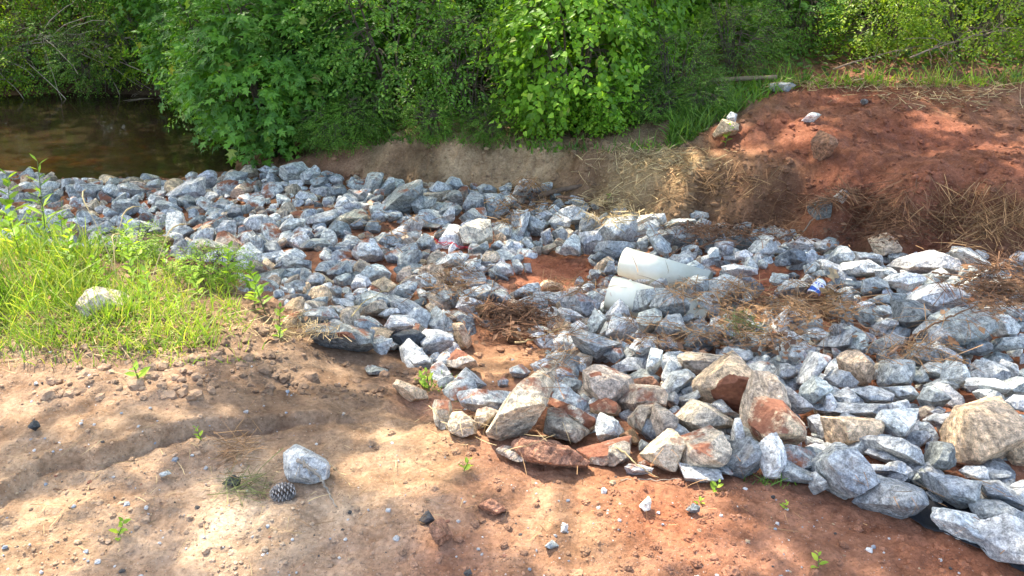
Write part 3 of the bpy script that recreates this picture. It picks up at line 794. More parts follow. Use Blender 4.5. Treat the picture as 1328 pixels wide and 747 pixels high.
L t 1000 180,1010 110,1039 90,1070 90,1070 220,1010 210
L g 70 200,150 130,230 125,285 200,315 290,300 335,210 395,130 340,80 260|big rounded blue-grey rock bulging over the clay edge
L p 325 110,370 92,460 100,550 150,570 230,545 245,470 190,350 150
L p 300 170,400 150,460 190,460 225,390 215
L p 270 250,340 222,500 230,535 270,510 310,380 275
L d 315 410,345 300,400 292,480 320,570 345,605 400,560 450,470 482|wide streaked rock touching the black fabric
L g 600 270,680 268,830 300,840 370,790 430,700 410,640 370|chunky ridged blue-grey rock above the black fabric
L p 632 478,670 432,740 445,880 530,912 600,875 625,740 578,690 530|long whitish rock lying on the black fabric
L g 820 430,860 390,940 395,1060 460,1060 530,900 520,830 480
L p 950 550,990 510,1080 520,1100 600,1080 700,970 690,930 620
L d 830 310,900 305,1039 400,1050 440,930 400,850 380
L d 580 230,640 120,700 125,710 230,650 255,585 245|dark grey block against the biggest tan boulder
L d 535 290,575 252,610 300,605 350,560 330
L p 750 260,870 240,875 295,790 290
L g 45 270,60 255,120 340,90 355,50 330
L g 550 60,600 40,630 100,600 135,560 110
L p 490 70,550 60,560 120,510 110
L p 990 330,1060 290,1060 380,1010 360
L g 880 270,950 245,980 270,960 310,880 300
L p 30 10,90 0,130 80,70 105
L g 75 145,120 125,150 135,110 155
M p 435 150,480 115,560 130,740 220,780 260,770 380,600 430,490 410,450 370|lone grey speckled rock on bare ground beside the pine cone
N t 140 500,165 462,230 480,225 510,150 520|tan rock resting on the shoulder of the red mound
N p 185 450,200 430,225 440,215 470,190 470|small pale rock just behind the tan one on the red mound
N w 480 455,510 432,550 440,520 462|small whitish rock lying in the middle of the red mound
N p 355 320,445 320,410 348,360 340|flat pale slab sitting on the end of the old board
N r 530 545,560 510,600 530,590 590,560 600|red clay clod on the face of the red mound
O p 465 70,490 45,512 65,490 98|small pale rock stuck high in the red bank
O d 365 110,420 80,445 110,440 150,390 145|dark rock half set in the red bank
Q b 320 570,340 515,420 530,490 580,500 640,400 660,330 640|pale rock half hidden in grass on the knoll
S t 255 165,270 145,345 175,350 205,310 215,280 190|tan rock sitting alone in the sandy gully
R w 70 535,95 510,102 520,100 545,85 550|small white chip standing on the orange clay
S w 772 612,777 585,790 590,788 612|tiny white chip on the orange sand
S g 722 655,740 640,760 655,745 665
S k 340 578,370 553,385 575,360 587|small black chip on the foreground soil
S r 515 530,560 510,610 545,560 562|red clay lump lying on the sandy foreground
S r 370 590,400 570,430 620,400 655
T k 678 466,700 448,735 452,730 470|dark flat chip beside the lone speckled rock
T g 485 436,510 425,520 435,495 445
T k 85 292,100 280,118 290,105 302|black charcoal bit lying on the pale sand
R d 212 545,225 532,255 535,250 550,225 552
"""
CLAYT = {'B': .25, 'A': .12, 'C': .22, 'D': .15, 'E': .25, 'F': .35, 'G': .1, 'H': .02, 'I': .1, 'J': .02, 'K': .3, 'L': .05}
heroes = []
for ln in HERO.strip().splitlines():
    body, _, lab = ln.partition('|'); reg, tone, co = body.split(' ', 2); x0, y0, s = REG[reg]
    pts = np.array([[float(a) for a in q.split()] for q in co.split(',')]) / s + (x0, y0)
    heroes.append((reg, tone, pts, lab))
def make_hero(reg, tone, pts, lab, seed):
    r = np.random.default_rng(seed); hull = convex_hull(pts); c2 = (hull.max(0) + hull.min(0)) / 2
    q = (hull - c2) / F; q[:, 1] *= -1      # right, up at unit depth
    q = convex_hull(q); n = len(q); Ns = []; Hs = []
    w_, h_ = q.max(0) - q.min(0); dep = .5 * math.sqrt(w_ * h_) * r.uniform(.95, 1.25)
    q = q * (.90 if reg == 'L' and c2[1] > 600 else .985)
    for i in range(n):
        a, b = q[i], q[(i + 1) % n]; e = b - a; nn = np.array([e[1], -e[0]]); nn /= np.linalg.norm(nn) + 1e-12
        th = math.radians(r.uniform(4, 36) if nn[1] < -.5 else r.uniform(-14, 34)); Ns.append([nn[0] * math.cos(th), nn[1] * math.cos(th), math.sin(th)]); Hs.append(max(1e-4, (a @ nn)) * math.cos(th) * (1 if th < 0 else 1.04))
    for _ in range(r.integers(4, 7)):       # facets toward the viewer: one looking up, others to the sides
        a = r.uniform(-1.3, 1.3); u = r.uniform(-.7, 1.0); v = np.array([a * .8, u, .9]); v /= np.linalg.norm(v); Ns.append(v); Hs.append((abs(v[0]) * w_ / 2 + abs(v[1]) * h_ / 2) * .8 * r.uniform(.6, .95) + v[2] * dep * r.uniform(.55, .8))
    v = np.array([r.uniform(-.3, .3), .75, .66]); v /= np.linalg.norm(v); Ns.append(v); Hs.append((dep + h_ / 2) / 2 * r.uniform(.92, 1.15))
    for _ in range(3):
        v = np.array([r.uniform(-.7, .7), r.uniform(-.7, .7), -1.]); v /= np.linalg.norm(v); Ns.append(v); Hs.append(dep * r.uniform(.8, 1.1))
    lev = 4 if (w_ * F > 26 or tone == 'r') else 3
    D, Fc = ICO[lev]; sz = (w_ + h_) / 2
    if lab.startswith('biggest') or w_ * F > 60: lev = 5; D, Fc = ICO[5]
    Dn = D * np.array([w_, h_, 2 * dep]); Dn /= np.linalg.norm(Dn, axis=1)[:, None]
    V = Dn * planes_radius(Dn, np.array(Ns), np.array(Hs), 110)[:, None]
    V = rough_rock(V, sz, seed % 997, 2.2 if tone == 'r' else 1.0)
    V = V[:, :1] * RT + V[:, 1:2] * UP - V[:, 2:] * FWD
    d = ray(*c2); D2 = D[:, :1] * RT + D[:, 1:2] * UP - D[:, 2:] * FWD
    g = hit([c2[0]], [c2[1]])[0]; t1 = (g - CAM) @ FWD; t = t1 * 1.06; low = V[:, 2] < np.percentile(V[:, 2], 45)
    pile = c2[0] > 690 and c2[1] < (470 if c2[0] < 1000 else 560) and reg in 'DEGHIJ'
    for _ in range(60):
        Vw = CAM + t * (d + V); lw = Vw[low]; gap = hz(lw[:, 0], lw[:, 1]) - lw[:, 2]
        gap0 = hz(lw[:, 0], lw[:, 1], H0) - lw[:, 2]
        if np.percentile(gap, 96) < .22 * sz * t and np.percentile(gap0, 90) < .22 * sz * t: break
        if gap0.max() < ((.6 if reg == 'Q' else .3 if reg == 'M' else .22 if len(ROCKS) and reg in 'MNOQRSTL' else .14) if not pile else -.30) * sz * t: break
        t *= .993
    return CAM + t * (d + V), Fc
def generic_rock(c, size, seed, lev=3, flat=None, kplanes=10):
    r = np.random.default_rng(seed); Nn = r.normal(size=(kplanes, 3)); Nn /= np.linalg.norm(Nn, axis=1)[:, None]
    Hh = r.uniform(.5, 1.0, kplanes); sc = np.array([r.uniform(.8, 1.35), r.uniform(.7, 1.0), flat or r.uniform(.5, .85)])
    D, Fc = ICO[lev]; V = D * np.minimum(planes_radius(D, Nn, Hh, 90), 1.4)[:, None] * sc * size / 2
    V = rough_rock(V, size, seed % 997)
    e = Matrix.Rotation(r.uniform(0, 6.28), 3, 'Z') @ Matrix.Rotation(r.normal(0, .45), 3, 'X') @ Matrix.Rotation(r.normal(0, .45), 3, 'Y')
    return V @ np.array(e).T + c, Fc
ZONE = [(-40,222),(40,228),(90,238),(180,244),(260,240),(330,222),(380,218),(430,228),(520,238),(600,243),(700,246),(760,264),(830,280),(900,290),(1000,302),(1100,322),(1200,334),(1328,343),(1460,352),(1800,372),(1800,900),(1400,800),(1328,742),(1240,705),(1120,655),(1000,622),(880,618),(820,600),(740,585),(680,560),(640,545),(600,520),(570,490),(500,455),(400,432),(350,390),(270,340),(150,330),(100,300),(40,290),(-40,290)]
HOLES = [[(1038,380),(1074,380),(1074,408),(1038,408)],[(650,345),(700,328),(765,330),(772,362),(735,385),(690,392),(650,385)],[(596,440),(640,430),(700,436),(712,470),(660,500),(600,498),(580,480)],[(960,352),(1010,340),(1045,362),(1035,382),(985,388)],[(480,290),(520,285),(525,300),(490,305)],
 [(640,480),(720,470),(730,500),(660,540),(600,520),(600,490)]]
def inzone(x, y):
    z = hz(x, y, H0); px, py, t = proj(np.stack([x, y, z], -1))
    a = inpoly(px, py, ZONE) & (y < 8.6); a |= (x > -6.8) & (x < -2.5) & (y > 5.3) & (y < 7.3) & (px < 330)
    a &= ~((px > 640) & (py > np.interp(px, [640, 760, 880, 1000, 1120, 1240, 1328, 1460], [520, 560, 590, 595, 615, 660, 700, 760])))
    for h in HOLES: a &= ~inpoly(px, py, h)
    return a, px, py
# base layer under and between the traced rocks
cx_, cy_, cs_ = [], [], []
NB = 5200
bx = rng.uniform(-6.8, 5.0, NB * 9); by = rng.uniform(1.5, 8.2, NB * 9); ok, bpx, qpy = inzone(bx, by); bx, by, bpx, qpy = bx[ok], by[ok], bpx[ok], qpy[ok]
keep = []
left = bpx < 640
bs = np.where(left, np.clip(rng.lognormal(math.log(.095), .3, len(bx)), .05, .2), np.clip(rng.lognormal(math.log(.082), .3, len(bx)), .045, .13))
thin = (bpx > 330) & (bpx < 640) & (qpy < 400) & (rng.random(len(bx)) < .8) & (noise2(bx, by, 2.6, 77) > -.05)
for i in np.argsort(-bs + rng.normal(0, .03, len(bs))):
    if thin[i] or (left[i] and (i * 7919) % 100 < 22): continue
    if keep:
        K = np.array(keep); d = np.hypot(K[:, 0] - bx[i], K[:, 1] - by[i])
        if (d < .44 * (K[:, 2] + bs[i])).any(): continue
    keep.append((bx[i], by[i], bs[i]))
    if len(keep) > 2900: break
for i, (x, y, s) in enumerate(keep):
    z = hz(x, y, H0) + s * .12; V, Fc = generic_rock(np.array([x, y, z]), s, 1000 + i, 3)
    tone = rng.choice(list('gggggpppdwbbtb' if x < .4 else 'gggggpppdwb'), 1)[0]; put_rock(V, Fc, tone, rng.choice([0, .1, .3, .5] if x < 1 else [0, 0, .05, .3]), i)
hs = sorted(heroes, key=lambda h: h[2][:, 1].max())
for i, (reg, tone, pts, lab) in enumerate(hs):
    V, Fc = make_hero(reg, tone, pts, lab, 50 + i * 3)
    cl = CLAYT.get(reg, 0) * rng.uniform(0, 2); cl = .38 if 'clay on top' in lab or 'capped' in lab else (.3 if 'clay spot' in lab else cl)
    put_rock(V, Fc, tone, cl, 7 + i * 3, lab or None, name='clay_clod' if tone == 'r' else ('boulder' if 'boulder' in lab else ('flat_rock' if 'slab' in lab else 'rock')), hero=True)
# a few small rocks dropped in what gaps are left
n_before = len(ROCKS)
tx = rng.uniform(-6, 3.6, 9000); ty = rng.uniform(1.6, 7.6, 9000); ok, a_, b_ = inzone(tx, ty); tx, ty = tx[ok], ty[ok]; cnt = 0
for x, y in zip(tx, ty):
    if hz(x, y) - hz(x, y, H0) > .03 or cnt > 420: continue
    s = rng.uniform(.045, .085)
    V, Fc = generic_rock(np.array([x, y, hz(x, y, H0) + s * .2]), s, 9000 + cnt, 2); put_rock(V, Fc, rng.choice(list('ggpwdb')), rng.choice([0, .3]), cnt); cnt += 1
# ---- which 300 are things of their own
LMK = {'upper white pipe': (840,345), 'lower white pipe': (805,375), 'drink can': (1057,391), 'bark log': (735,246), 'slate slab': (525,250), 'long low slab': (440,435), 'black flat rock': (530,440), 'cream-white rock': (618,300), 'dark straw drift': (665,420),
 'tan tooth rock': (1112,478), 'biggest tan boulder': (1275,560), 'ochre block': (1105,557), 'clay-faced boulder': (945,495), 'leaning slab': (990,525), 'biggest faceted boulder': (675,530), 'biggest pale slab': (1215,388), 'banded rock': (1262,425),
 'black fabric': (1200,690), 'red clay hollow': (720,360), 'red mound toe': (1160,310), 'tan bank foot': (620,232), 'smooth pale rock': (378,220), 'creek edge': (190,232), 'bright weeds': (230,340), 'green seedlings': (345,390), 'lone white chip': (838,655), 'straw clump': (970,390), 'sandy slope': (540,480), 'red string': (610,328), 'standing stone': (480,240), 'sunlit white rock': (1215,335), 'upright tan rock': (600,432)}
def sizew(r):
    return 'large' if r['size'] > .26 else ('medium' if r['size'] > .17 else ('small' if r['size'] > .10 else 'tiny'))
def shapew(r):
    if r['flat'] < .42: return 'flat'
    if r['asp'] > 1.9: return 'elongated'
    if r['flat'] > .85: return 'upright'
    return 'angular' if r['seed'] % 2 else 'blocky'
def vis_score(r):
    if not (-20 < r['px'] < 1348 and 180 < r['py'] < 780): return 0
    s = (r['size'] / r['t']) * F
    if not r['hero']: s *= .35 if hz(r['c'][0], r['c'][1]) > r['V'][:, 2].max() + .01 else .8
    return s + (1000 if r['label'] else 0)
order = sorted(range(len(ROCKS)), key=lambda i: -vis_score(ROCKS[i])); solo = set(order[:300])
CLAYPOLY = {'tan boulder with a dark red clay patch': ('I', [(515,585),(650,490),(790,520),(745,760),(640,720),(540,650)]), 'low rock capped with red clay': ('E', [(0,530),(60,525),(135,535),(130,565),(60,590),(0,590)]), 'long low slab with red clay': ('C', [(530,455),(640,465),(660,500),(560,495)]), 'bulky brown-stained boulder': ('F', [(1135,68),(1220,62),(1235,92),(1160,98)])}
def rock_attrs(r, V):
    t = np.empty((len(V), 4)); t[:, :3] = r['tint']; t[:, 3] = r['clay']
    for k_, (rg, pl) in CLAYPOLY.items():
        if r['label'] and r['label'].startswith(k_):
            x0, y0, s_ = REG[rg]; a_, b_, _ = proj(V); q_ = 2.5 * noise(V, 25., 3); t[inpoly(a_ + q_, b_ + q_, [(x0 + u / s_, y0 + v / s_) for u, v in pl]), 3] = 2.
    off = np.array([(r['seed'] * 7.31) % 19, (r['seed'] * 3.77) % 23, (r['seed'] * 5.11) % 17])
    q = np.array(Matrix.Rotation(r['seed'] * 1.7, 3, 'X') @ Matrix.Rotation(r['seed'] * 2.3, 3, 'Y')); return t, (V - r['c']) @ q.T + off
auto = {}
for i in order[:300]:
    r = ROCKS[i]
    if r['label']: continue
    nm = sorted(LMK, key=lambda k: math.hypot(LMK[k][0] - r['px'], (LMK[k][1] - r['py']) * 1.5)); a, b = nm[0], nm[1]
    auto.setdefault((sizew(r), TONEW[r['tone']], shapew(r), a, b), []).append((math.hypot(LMK[a][0] - r['px'], LMK[a][1] - r['py']), i))
ORD = ['first', 'second', 'third', 'fourth', 'fifth', 'sixth', 'seventh', 'eighth', 'ninth', 'tenth', 'eleventh', 'twelfth']
for (sw, tw, shw, a, b), v in auto.items():
    v.sort()
    for k, (_, i) in enumerate(v):
        ROCKS[i]['label'] = f'{sw} {tw} {shw} rock between the {a} and the {b}' if len(v) == 1 else f'{ORD[k]} {sw} {tw} {shw} rock from the {a} towards the {b}'
for i in sorted(solo):
    r = ROCKS[i]; c = np.array([r['c'][0], r['c'][1], r['V'][:, 2].min()]); t, q = rock_attrs(r, r['V'])
    o = obj(r['name'], mesh_np('rock', r['V'] - c, r['F'], ROCKM, False, {'tint': t, 'rco': q}), loc=c)
    tag(o, r['label'], {'clay_clod': 'clod', 'boulder': 'boulder', 'flat_rock': 'rock', 'rock': 'rock'}[r['name']], 'rocks of the riprap bed' if r['name'] == 'rock' else None)
Vs, Fs, Ts, Qs, n = [], [], [], [], 0
for i, r in enumerate(ROCKS):
    if i in solo: continue
    t, q = rock_attrs(r, r['V']); Vs.append(r['V']); Fs.append(r['F'] + n); Ts.append(t); Qs.append(q); n += len(r['V'])
tag(obj('gravel', mesh_np('gravel', np.concatenate(Vs), np.concatenate(Fs), ROCKM, False, {'tint': np.concatenate(Ts), 'rco': np.concatenate(Qs)})), 'mass of smaller broken stone filling the gaps of the rock bed', 'gravel', kind='stuff')
print('ROCKS', len(ROCKS), 'heroes', len(heroes), 'base', len(keep), 'gap', cnt)
# ---------------------------------------------------------------- plants
LT = {  # leaf outlines: (verts (along, across, up), faces)
 'heart': (np.array([(0,0,0),(.45,0,-.06),(1,0,-.12),(-.08,.28,.06),(.25,.46,.08),(.7,.26,.0),(-.08,-.28,.06),(.25,-.46,.08),(.7,-.26,.0)]), [np.array([(0,1,4,3),(1,2,5,4),(0,6,7,1),(1,7,8,2)])]),
 'oval': (np.array([(0,0,0),(.5,0,-.05),(1,0,-.08),(.35,.27,.05),(.75,.2,.02),(.35,-.27,.05),(.75,-.2,.02)]), [np.array([(0,1,3),(1,2,4),(1,4,3),(0,5,1),(1,6,2),(1,5,6)])]),
 'lance': (np.array([(0,0,0),(.5,.11,.0),(1,0,-.12),(.5,-.11,.0)]), [np.array([(0,1,2,3)])]),
 'star': (np.array([(0,0,0),(.12,.42,-.02),(.33,.2,.04),(.62,.5,-.06),(.6,.18,.03),(1,0,-.1),(.6,-.18,.03),(.62,-.5,-.06),(.33,-.2,.04),(.12,-.42,-.02),(.35,0,0)]), [np.array([(0,10,2,1),(10,4,3,2),(10,6,5,4),(10,8,7,6),(0,9,8,10)])]),
 'quad': (np.array([(0,0,0),(.45,.3,.03),(1,0,-.05),(.45,-.3,.03)]), [np.array([(0,1,2,3)])]),
}
def leaves_np(pos, d, nrm, size, kind):
    T, Fs = LT[kind]; n = len(pos); d = d / (np.linalg.norm(d, axis=1)[:, None] + 1e-9)
    s = np.cross(nrm, d); s /= np.linalg.norm(s, axis=1)[:, None] + 1e-9; u = np.cross(d, s)
    V = pos[:, None] + size[:, None, None] * (T[None, :, 0:1] * d[:, None] + T[None, :, 1:2] * s[:, None] + T[None, :, 2:3] * u[:, None])
    V = V.reshape(-1, 3); o = (np.arange(n) * len(T))[:, None, None]
    return V, [(f[None] + o).reshape(-1, f.shape[1]) for f in Fs]
def merge(parts):
    V = []; Fd = {}; n = 0
    for v, fs in parts:
        V.append(v)
        for f in fs: Fd.setdefault(f.shape[1], []).append(f + n)
        n += len(v)
    return np.concatenate(V), [np.concatenate(x) for x in Fd.values()]
def bush_proto(kind, h, R, nstem, nsprig, nleaf, lsize, seed, droop=.2, sprig=.28, squash=1.0, low=.06, twig=True):
    """returns stem mesh parts and foliage arrays around base (0,0,0)"""
    r = np.random.default_rng(seed); stems = []; pts_all = []
    lob = r.normal(size=(9, 3)); lob /= np.linalg.norm(lob, axis=1)[:, None]; la = r.uniform(.5, 1.0, 9)
    def env(d):  # lobed outline
        return .68 + .42 * ((np.clip(d @ lob.T, 0, 1) ** 3) * la).max(1)
    cen = np.array([0, 0, h * .52])
    for i in range(nstem):
        a = r.uniform(0, 6.28); e = np.array([math.cos(a) * R * r.uniform(.2, .8), math.sin(a) * R * r.uniform(.2, .8), h * r.uniform(.6, 1.0)])
        k = np.linspace(0, 1, 9)[:, None]; p = e * k + np.array([0, 0, 1]) * (k * (1 - k)) * h * .35 + r.normal(0, .02, (9, 3)) * k
        p[:, :2] += np.array([math.cos(a), math.sin(a)]) * .04
        stems.append(tube(p, np.linspace(.014, .004, 9) * (h / 1.5), 5)); pts_all.append(p)
    P_ = np.concatenate(pts_all)
    d = r.normal(size=(nsprig, 3)); d /= np.linalg.norm(d, axis=1)[:, None]; rad = r.uniform(.35, 1, nsprig) ** .45 * env(d)
    c = cen + d * rad[:, None] * np.array([R, R, h * .5 * squash]); c[:, 2] = np.maximum(c[:, 2], low * h + r.uniform(0, .12, nsprig))
    out = d * np.array([1, 1, .55]) + r.normal(0, .35, (nsprig, 3)); out[:, 2] -= droop; out /= np.linalg.norm(out, axis=1)[:, None]
    L_ = r.uniform(.6, 1.3, nsprig) * sprig
    if twig:
        near = np.argmin(((c[::2, None] - P_[None]) ** 2).sum(-1), 1)
        for q, j in zip(c[::2][:220], near[:220]):
            k = np.linspace(0, 1, 4)[:, None]; stems.append(tube(P_[j] * (1 - k) + q * k + np.array([0, 0, .05]) * k * (1 - k) * 4, [.005, .004, .003, .002], 3, False))
    sj = np.linspace(0, 1, nleaf)[None, :] * np.ones((nsprig, 1)); side = np.where(np.arange(nleaf) % 2, 1., -1.)[None, :, None]
    perp = np.cross(out, r.normal(size=(nsprig, 3))); perp[:, 2] *= .35; perp /= np.linalg.norm(perp, axis=1)[:, None] + 1e-9
    pos = c[:, None] + out[:, None] * (sj * L_[:, None])[..., None] + np.array([0, 0, -1.]) * (sj ** 2 * L_[:, None] * .25)[..., None] + perp[:, None] * side * lsize * .12
    ld = out[:, None] * .55 + perp[:, None] * side * .8 + r.normal(0, .22, pos.shape); ld[..., 2] -= .25
    nr = np.array([0, 0, 1.0]) + d[:, None] * .55 + r.normal(0, .38, pos.shape)
    sz = lsize * r.uniform(.55, 1.25, pos.shape[:2]) * (1 - .3 * sj)
    return stems, leaves_np(pos.reshape(-1, 3), ld.reshape(-1, 3), nr.reshape(-1, 3), sz.ravel(), kind)
LEAFM = {'heart': leaf_material('heart_leaf', (0.108,0.215,0.020), (0.178,0.355,0.030), (0.336,0.525,0.045), .38), 'star': leaf_material('star_leaf', (0.076,0.178,0.030), (0.120,0.272,0.039), (0.191,0.374,0.052), .32),
 'oval': leaf_material('oval_leaf', (0.096,0.187,0.025), (0.143,0.290,0.042), (0.239,0.411,0.058), .35), 'fine': leaf_material('fine_leaf', (0.076,0.160,0.025), (0.120,0.234,0.033), (0.213,0.355,0.052), .35),
 'bramble': leaf_material('bramble_leaf', (0.139,0.238,0.020), (0.224,0.340,0.027), (0.411,0.493,0.047), .4), 'dark': leaf_material('shaded_leaf', (0.053,0.102,0.021), (0.084,0.160,0.025), (0.132,0.224,0.035), .3),  # 'dark': woodland shade put into a darker leaf green
 'weed': leaf_material('weed_leaf', (0.191,0.319,0.030), (0.287,0.449,0.045), (0.479,0.598,0.075), .4), 'grass': leaf_material('grass_blade', (0.150,0.256,0.027), (0.243,0.358,0.047), (0.486,0.460,0.107), .35), 'canopy': leaf_material('canopy_leaf', (0.066,0.137,0.020), (0.109,0.204,0.027), (0.174,0.290,0.041), .35)}
PROTO = {}
def get_proto(key):
    if key in PROTO: return PROTO[key]
    spec = dict(
      star=('star', 1.75, .72, 9, 520, 7, .125, 3, .25, .24), star2=('star', 2.1, .95, 10, 560, 7, .11, 4, .25, .26),
      heart=('heart', 1.6, .75, 11, 760, 8, .066, 5, .3, .26), heart2=('heart', 1.2, .5, 8, 340, 8, .062, 15, .3, .22),
      oval=('oval', 1.5, .7, 9, 620, 12, .048, 6, .1, .27), oval2=('oval', 1.1, .55, 8, 420, 12, .045, 16, .1, .22), fine=('lance', 1.2, .6, 12, 620, 15, .045, 7, -.1, .25), fine2=('oval', .9, .55, 10, 520, 16, .03, 17, .0, .2),
      bramble=('oval', 1.35, 1.0, 14, 520, 12, .05, 8, .35, .3), bramble2=('oval', 1.0, .7, 10, 360, 12, .05, 18, .35, .28), tall=('oval', 3.4, 1.25, 9, 1300, 14, .062, 9, .2, .4), tall2=('star', 3.6, 1.3, 9, 1100, 8, .11, 10, .2, .35), tall3=('quad', 4.2, 1.7, 9, 1500, 14, .075, 11, .2, .45))[key]
    mat = {'star': 'star', 'hear': 'heart', 'oval': 'oval', 'fine': 'fine', 'bram': 'bramble', 'tall': 'dark'}[key[:4]]
    st, lv = bush_proto(*spec); mb = MB()
    for v, q in st: mb.add(v, q)
    PROTO[key] = (mb.mesh('stem', BARK), mesh_np('foliage', lv[0], lv[1], LEAFM[mat], False)); return PROTO[key]
def plant(key, name, cat, label, x, y, rz=0., sc=(1, 1, 1), dz=-.04, group=None, tilt=(0, 0)):
    st, fo = get_proto(key); z = float(hz(x, y, H0)) if GX0 < x < GX1 and GY0 < y < GY1 else float(terrain(np.array([x]), np.array([y]))[0])
    root = obj(name, None, loc=(x, y, z + dz)); root.rotation_euler = (tilt[0], tilt[1], rz); root.scale = sc
    tag(root, label, cat, group); obj('stem', st, root); obj('foliage', fo, root); return root
def atp(px, y):  # x for a pixel column at ground distance y
    return (px - CX) / F * (y * math.cos(PITCH) + 2.0 * math.sin(PITCH))
fr = [('star', 'sweetgum_sapling', 'sapling', 'leafy sapling with star-shaped leaves overhanging the water at the bank corner', 352, 7.9, .3, (1.0,1.0,1.0)),
 ('star', 'sweetgum_sapling', 'sapling', 'smaller star-leaved sapling crowding the bank corner on its shore side', 420, 8.0, 2.1, (.8,.8,.95)),
 ('fine2', 'low_shrub', 'shrub', 'low fine-leaved shrub hanging over the smooth pale rock', 432, 7.45, 1.0, (.7,.7,.55)),
 ('oval', 'leafy_bush', 'bush', 'pale green small-leaved bush with arching sprays over the tan bank', 520, 7.75, .5, (1.1,.9,1.0)),
 ('fine2', 'low_shrub', 'shrub', 'small feathery shrub at the foot of the pale green bush', 478, 7.45, 2.2, (.75,.6,.55)),
 ('oval2', 'leafy_bush', 'bush', 'round small-leaved bush between the arching bush and the heart-leaved vine', 612, 7.5, 3.0, (1.0,.8,.95)),
 ('heart', 'vine_thicket', 'vine', 'bright heart-leaved vine mound spilling down to the tan bank', 742, 7.22, .8, (1.05,.8,.95)),
 ('heart2', 'vine_thicket', 'vine', 'small tongue of heart-leaved vine drooping over the bank lip', 705, 7.0, 2.0, (.6,.5,.5)),
 ('heart2', 'vine_thicket', 'vine', 'heart-leaved vine clump climbing behind the vine mound', 815, 7.9, 4.0, (1.1,.9,1.25)),
 ('fine', 'feathery_shrub', 'shrub', 'feathery bright green shrub between the vine and the red mound', 868, 7.35, .2, (.75,.7,.62)),
 ('fine', 'feathery_shrub', 'shrub', 'second feathery shrub, right behind the old board', 945, 8.0, 1.9, (.9,.8,.68)),
 ('oval2', 'leafy_bush', 'bush', 'loose small-leaved bush standing behind the grassy shoulder of the mound', 1015, 8.7, 4.0, (.95,.9,.85)),
 ('bramble', 'bramble', 'bramble', 'big sunlit yellow-green bramble behind the red mound', 1235, 8.1, .4, (1.0,.8,.82)),
 ('bramble2', 'bramble', 'bramble', 'low sunlit bramble spreading behind the crest of the mound', 1125, 8.3, 1.5, (1.0,.8,.72)),
 ('bramble', 'bramble', 'bramble', 'sunlit bramble at the far end of the red mound', 1350, 8.0, 2.6, (.9,.8,.75)),
 ('oval2', 'draping_shrub', 'shrub', 'small-leaved sprays draping over the bank below the arching bush', 560, 7.15, 2.0, (.55,.4,.35)),
 ('fine2', 'draping_shrub', 'shrub', 'fine sprays draping over the bank between bush and vine', 640, 7.1, 1.0, (.7,.45,.4)),
 ('heart2', 'draping_shrub', 'vine', 'heart-leaved sprays draping where the bank meets the straw shelf', 785, 6.95, 1.4, (.7,.5,.42)),
 ('oval2', 'draping_shrub', 'shrub', 'small-leaved sprays draping right beside the smooth pale rock', 455, 7.35, .2, (.6,.45,.4)),
 ('fine2', 'draping_shrub', 'shrub', 'fine low sprays on the shoulder next to the straw shelf', 845, 7.0, 3.2, (.7,.5,.4)),
 ('fine2', 'low_shrub', 'shrub', 'tiny shrub at the grassy corner where mound and vine meet', 905, 6.95, .2, (.5,.5,.4))]
for k, nm, cat, lab, px, y, rz, sc in fr: plant(k, nm, cat, lab, atp(px, y), y, rz, sc)
row2 = [('oval', 300, 9.2), ('star2', 390, 9.3), ('oval', 470, 9.2), ('heart', 560, 9.3), ('oval', 650, 9.1), ('star2', 740, 9.4), ('oval', 830, 9.3), ('heart', 900, 9.6), ('oval', 985, 10.2), ('oval', 1070, 10.0), ('star', 1160, 10.2), ('oval', 1250, 10.0), ('oval', 1340, 10.2)]
desc = ['over the creek corner', 'behind the star-leaved saplings', 'behind the arching pale bush', 'behind the round small-leaved bush', 'behind the small vine gap', 'straight behind the vine mound', 'behind the climbing vine clump', 'behind the feathery shrub', 'behind the loose bush', 'past the mound crest', 'behind the low bramble', 'behind the big bramble', 'past the far bramble']
for (k, px, y), d_ in zip(row2, desc):
    plant(k, 'undergrowth_bush', 'bush', f'shaded {"star-leaved" if k[:4] == "star" else ("heart-leaved" if k == "heart" else "small-leaved")} bush in the second row, {d_}', atp(px, y), y, rng.uniform(0, 6), (1.25, 1.0, 1.15), group='second row of bushes')
wd = 'dense dark woodland tree with foliage down to the ground, behind the bushes'
for i, (px, y, k) in enumerate([(330,11.6,'tall'),(440,11.4,'tall3'),(540,11.8,'tall'),(640,11.3,'tall2'),(745,11.6,'tall'),(850,11.8,'tall3'),(950,12.2,'tall2'),(1050,12.4,'tall'),(1150,12.2,'tall3'),(1260,12.4,'tall'),(1370,12.2,'tall2'),(400,14,'tall3'),(600,14.2,'tall3'),(800,14.4,'tall3'),(1000,14.8,'tall3'),(1200,14.8,'tall3'),(1420,14.6,'tall3'),(250,14.2,'tall3'),(90,17.4,'tall3'),(-80,17.4,'tall3'),(1550,12.5,'tall'),(-230,13.5,'tall3')]):
    plant(k, 'woodland_tree', 'tree', wd, atp(px, y), y, rng.uniform(0, 6), (1, 1, rng.uniform(.8, 1.05)), group='dark trees closing the background')
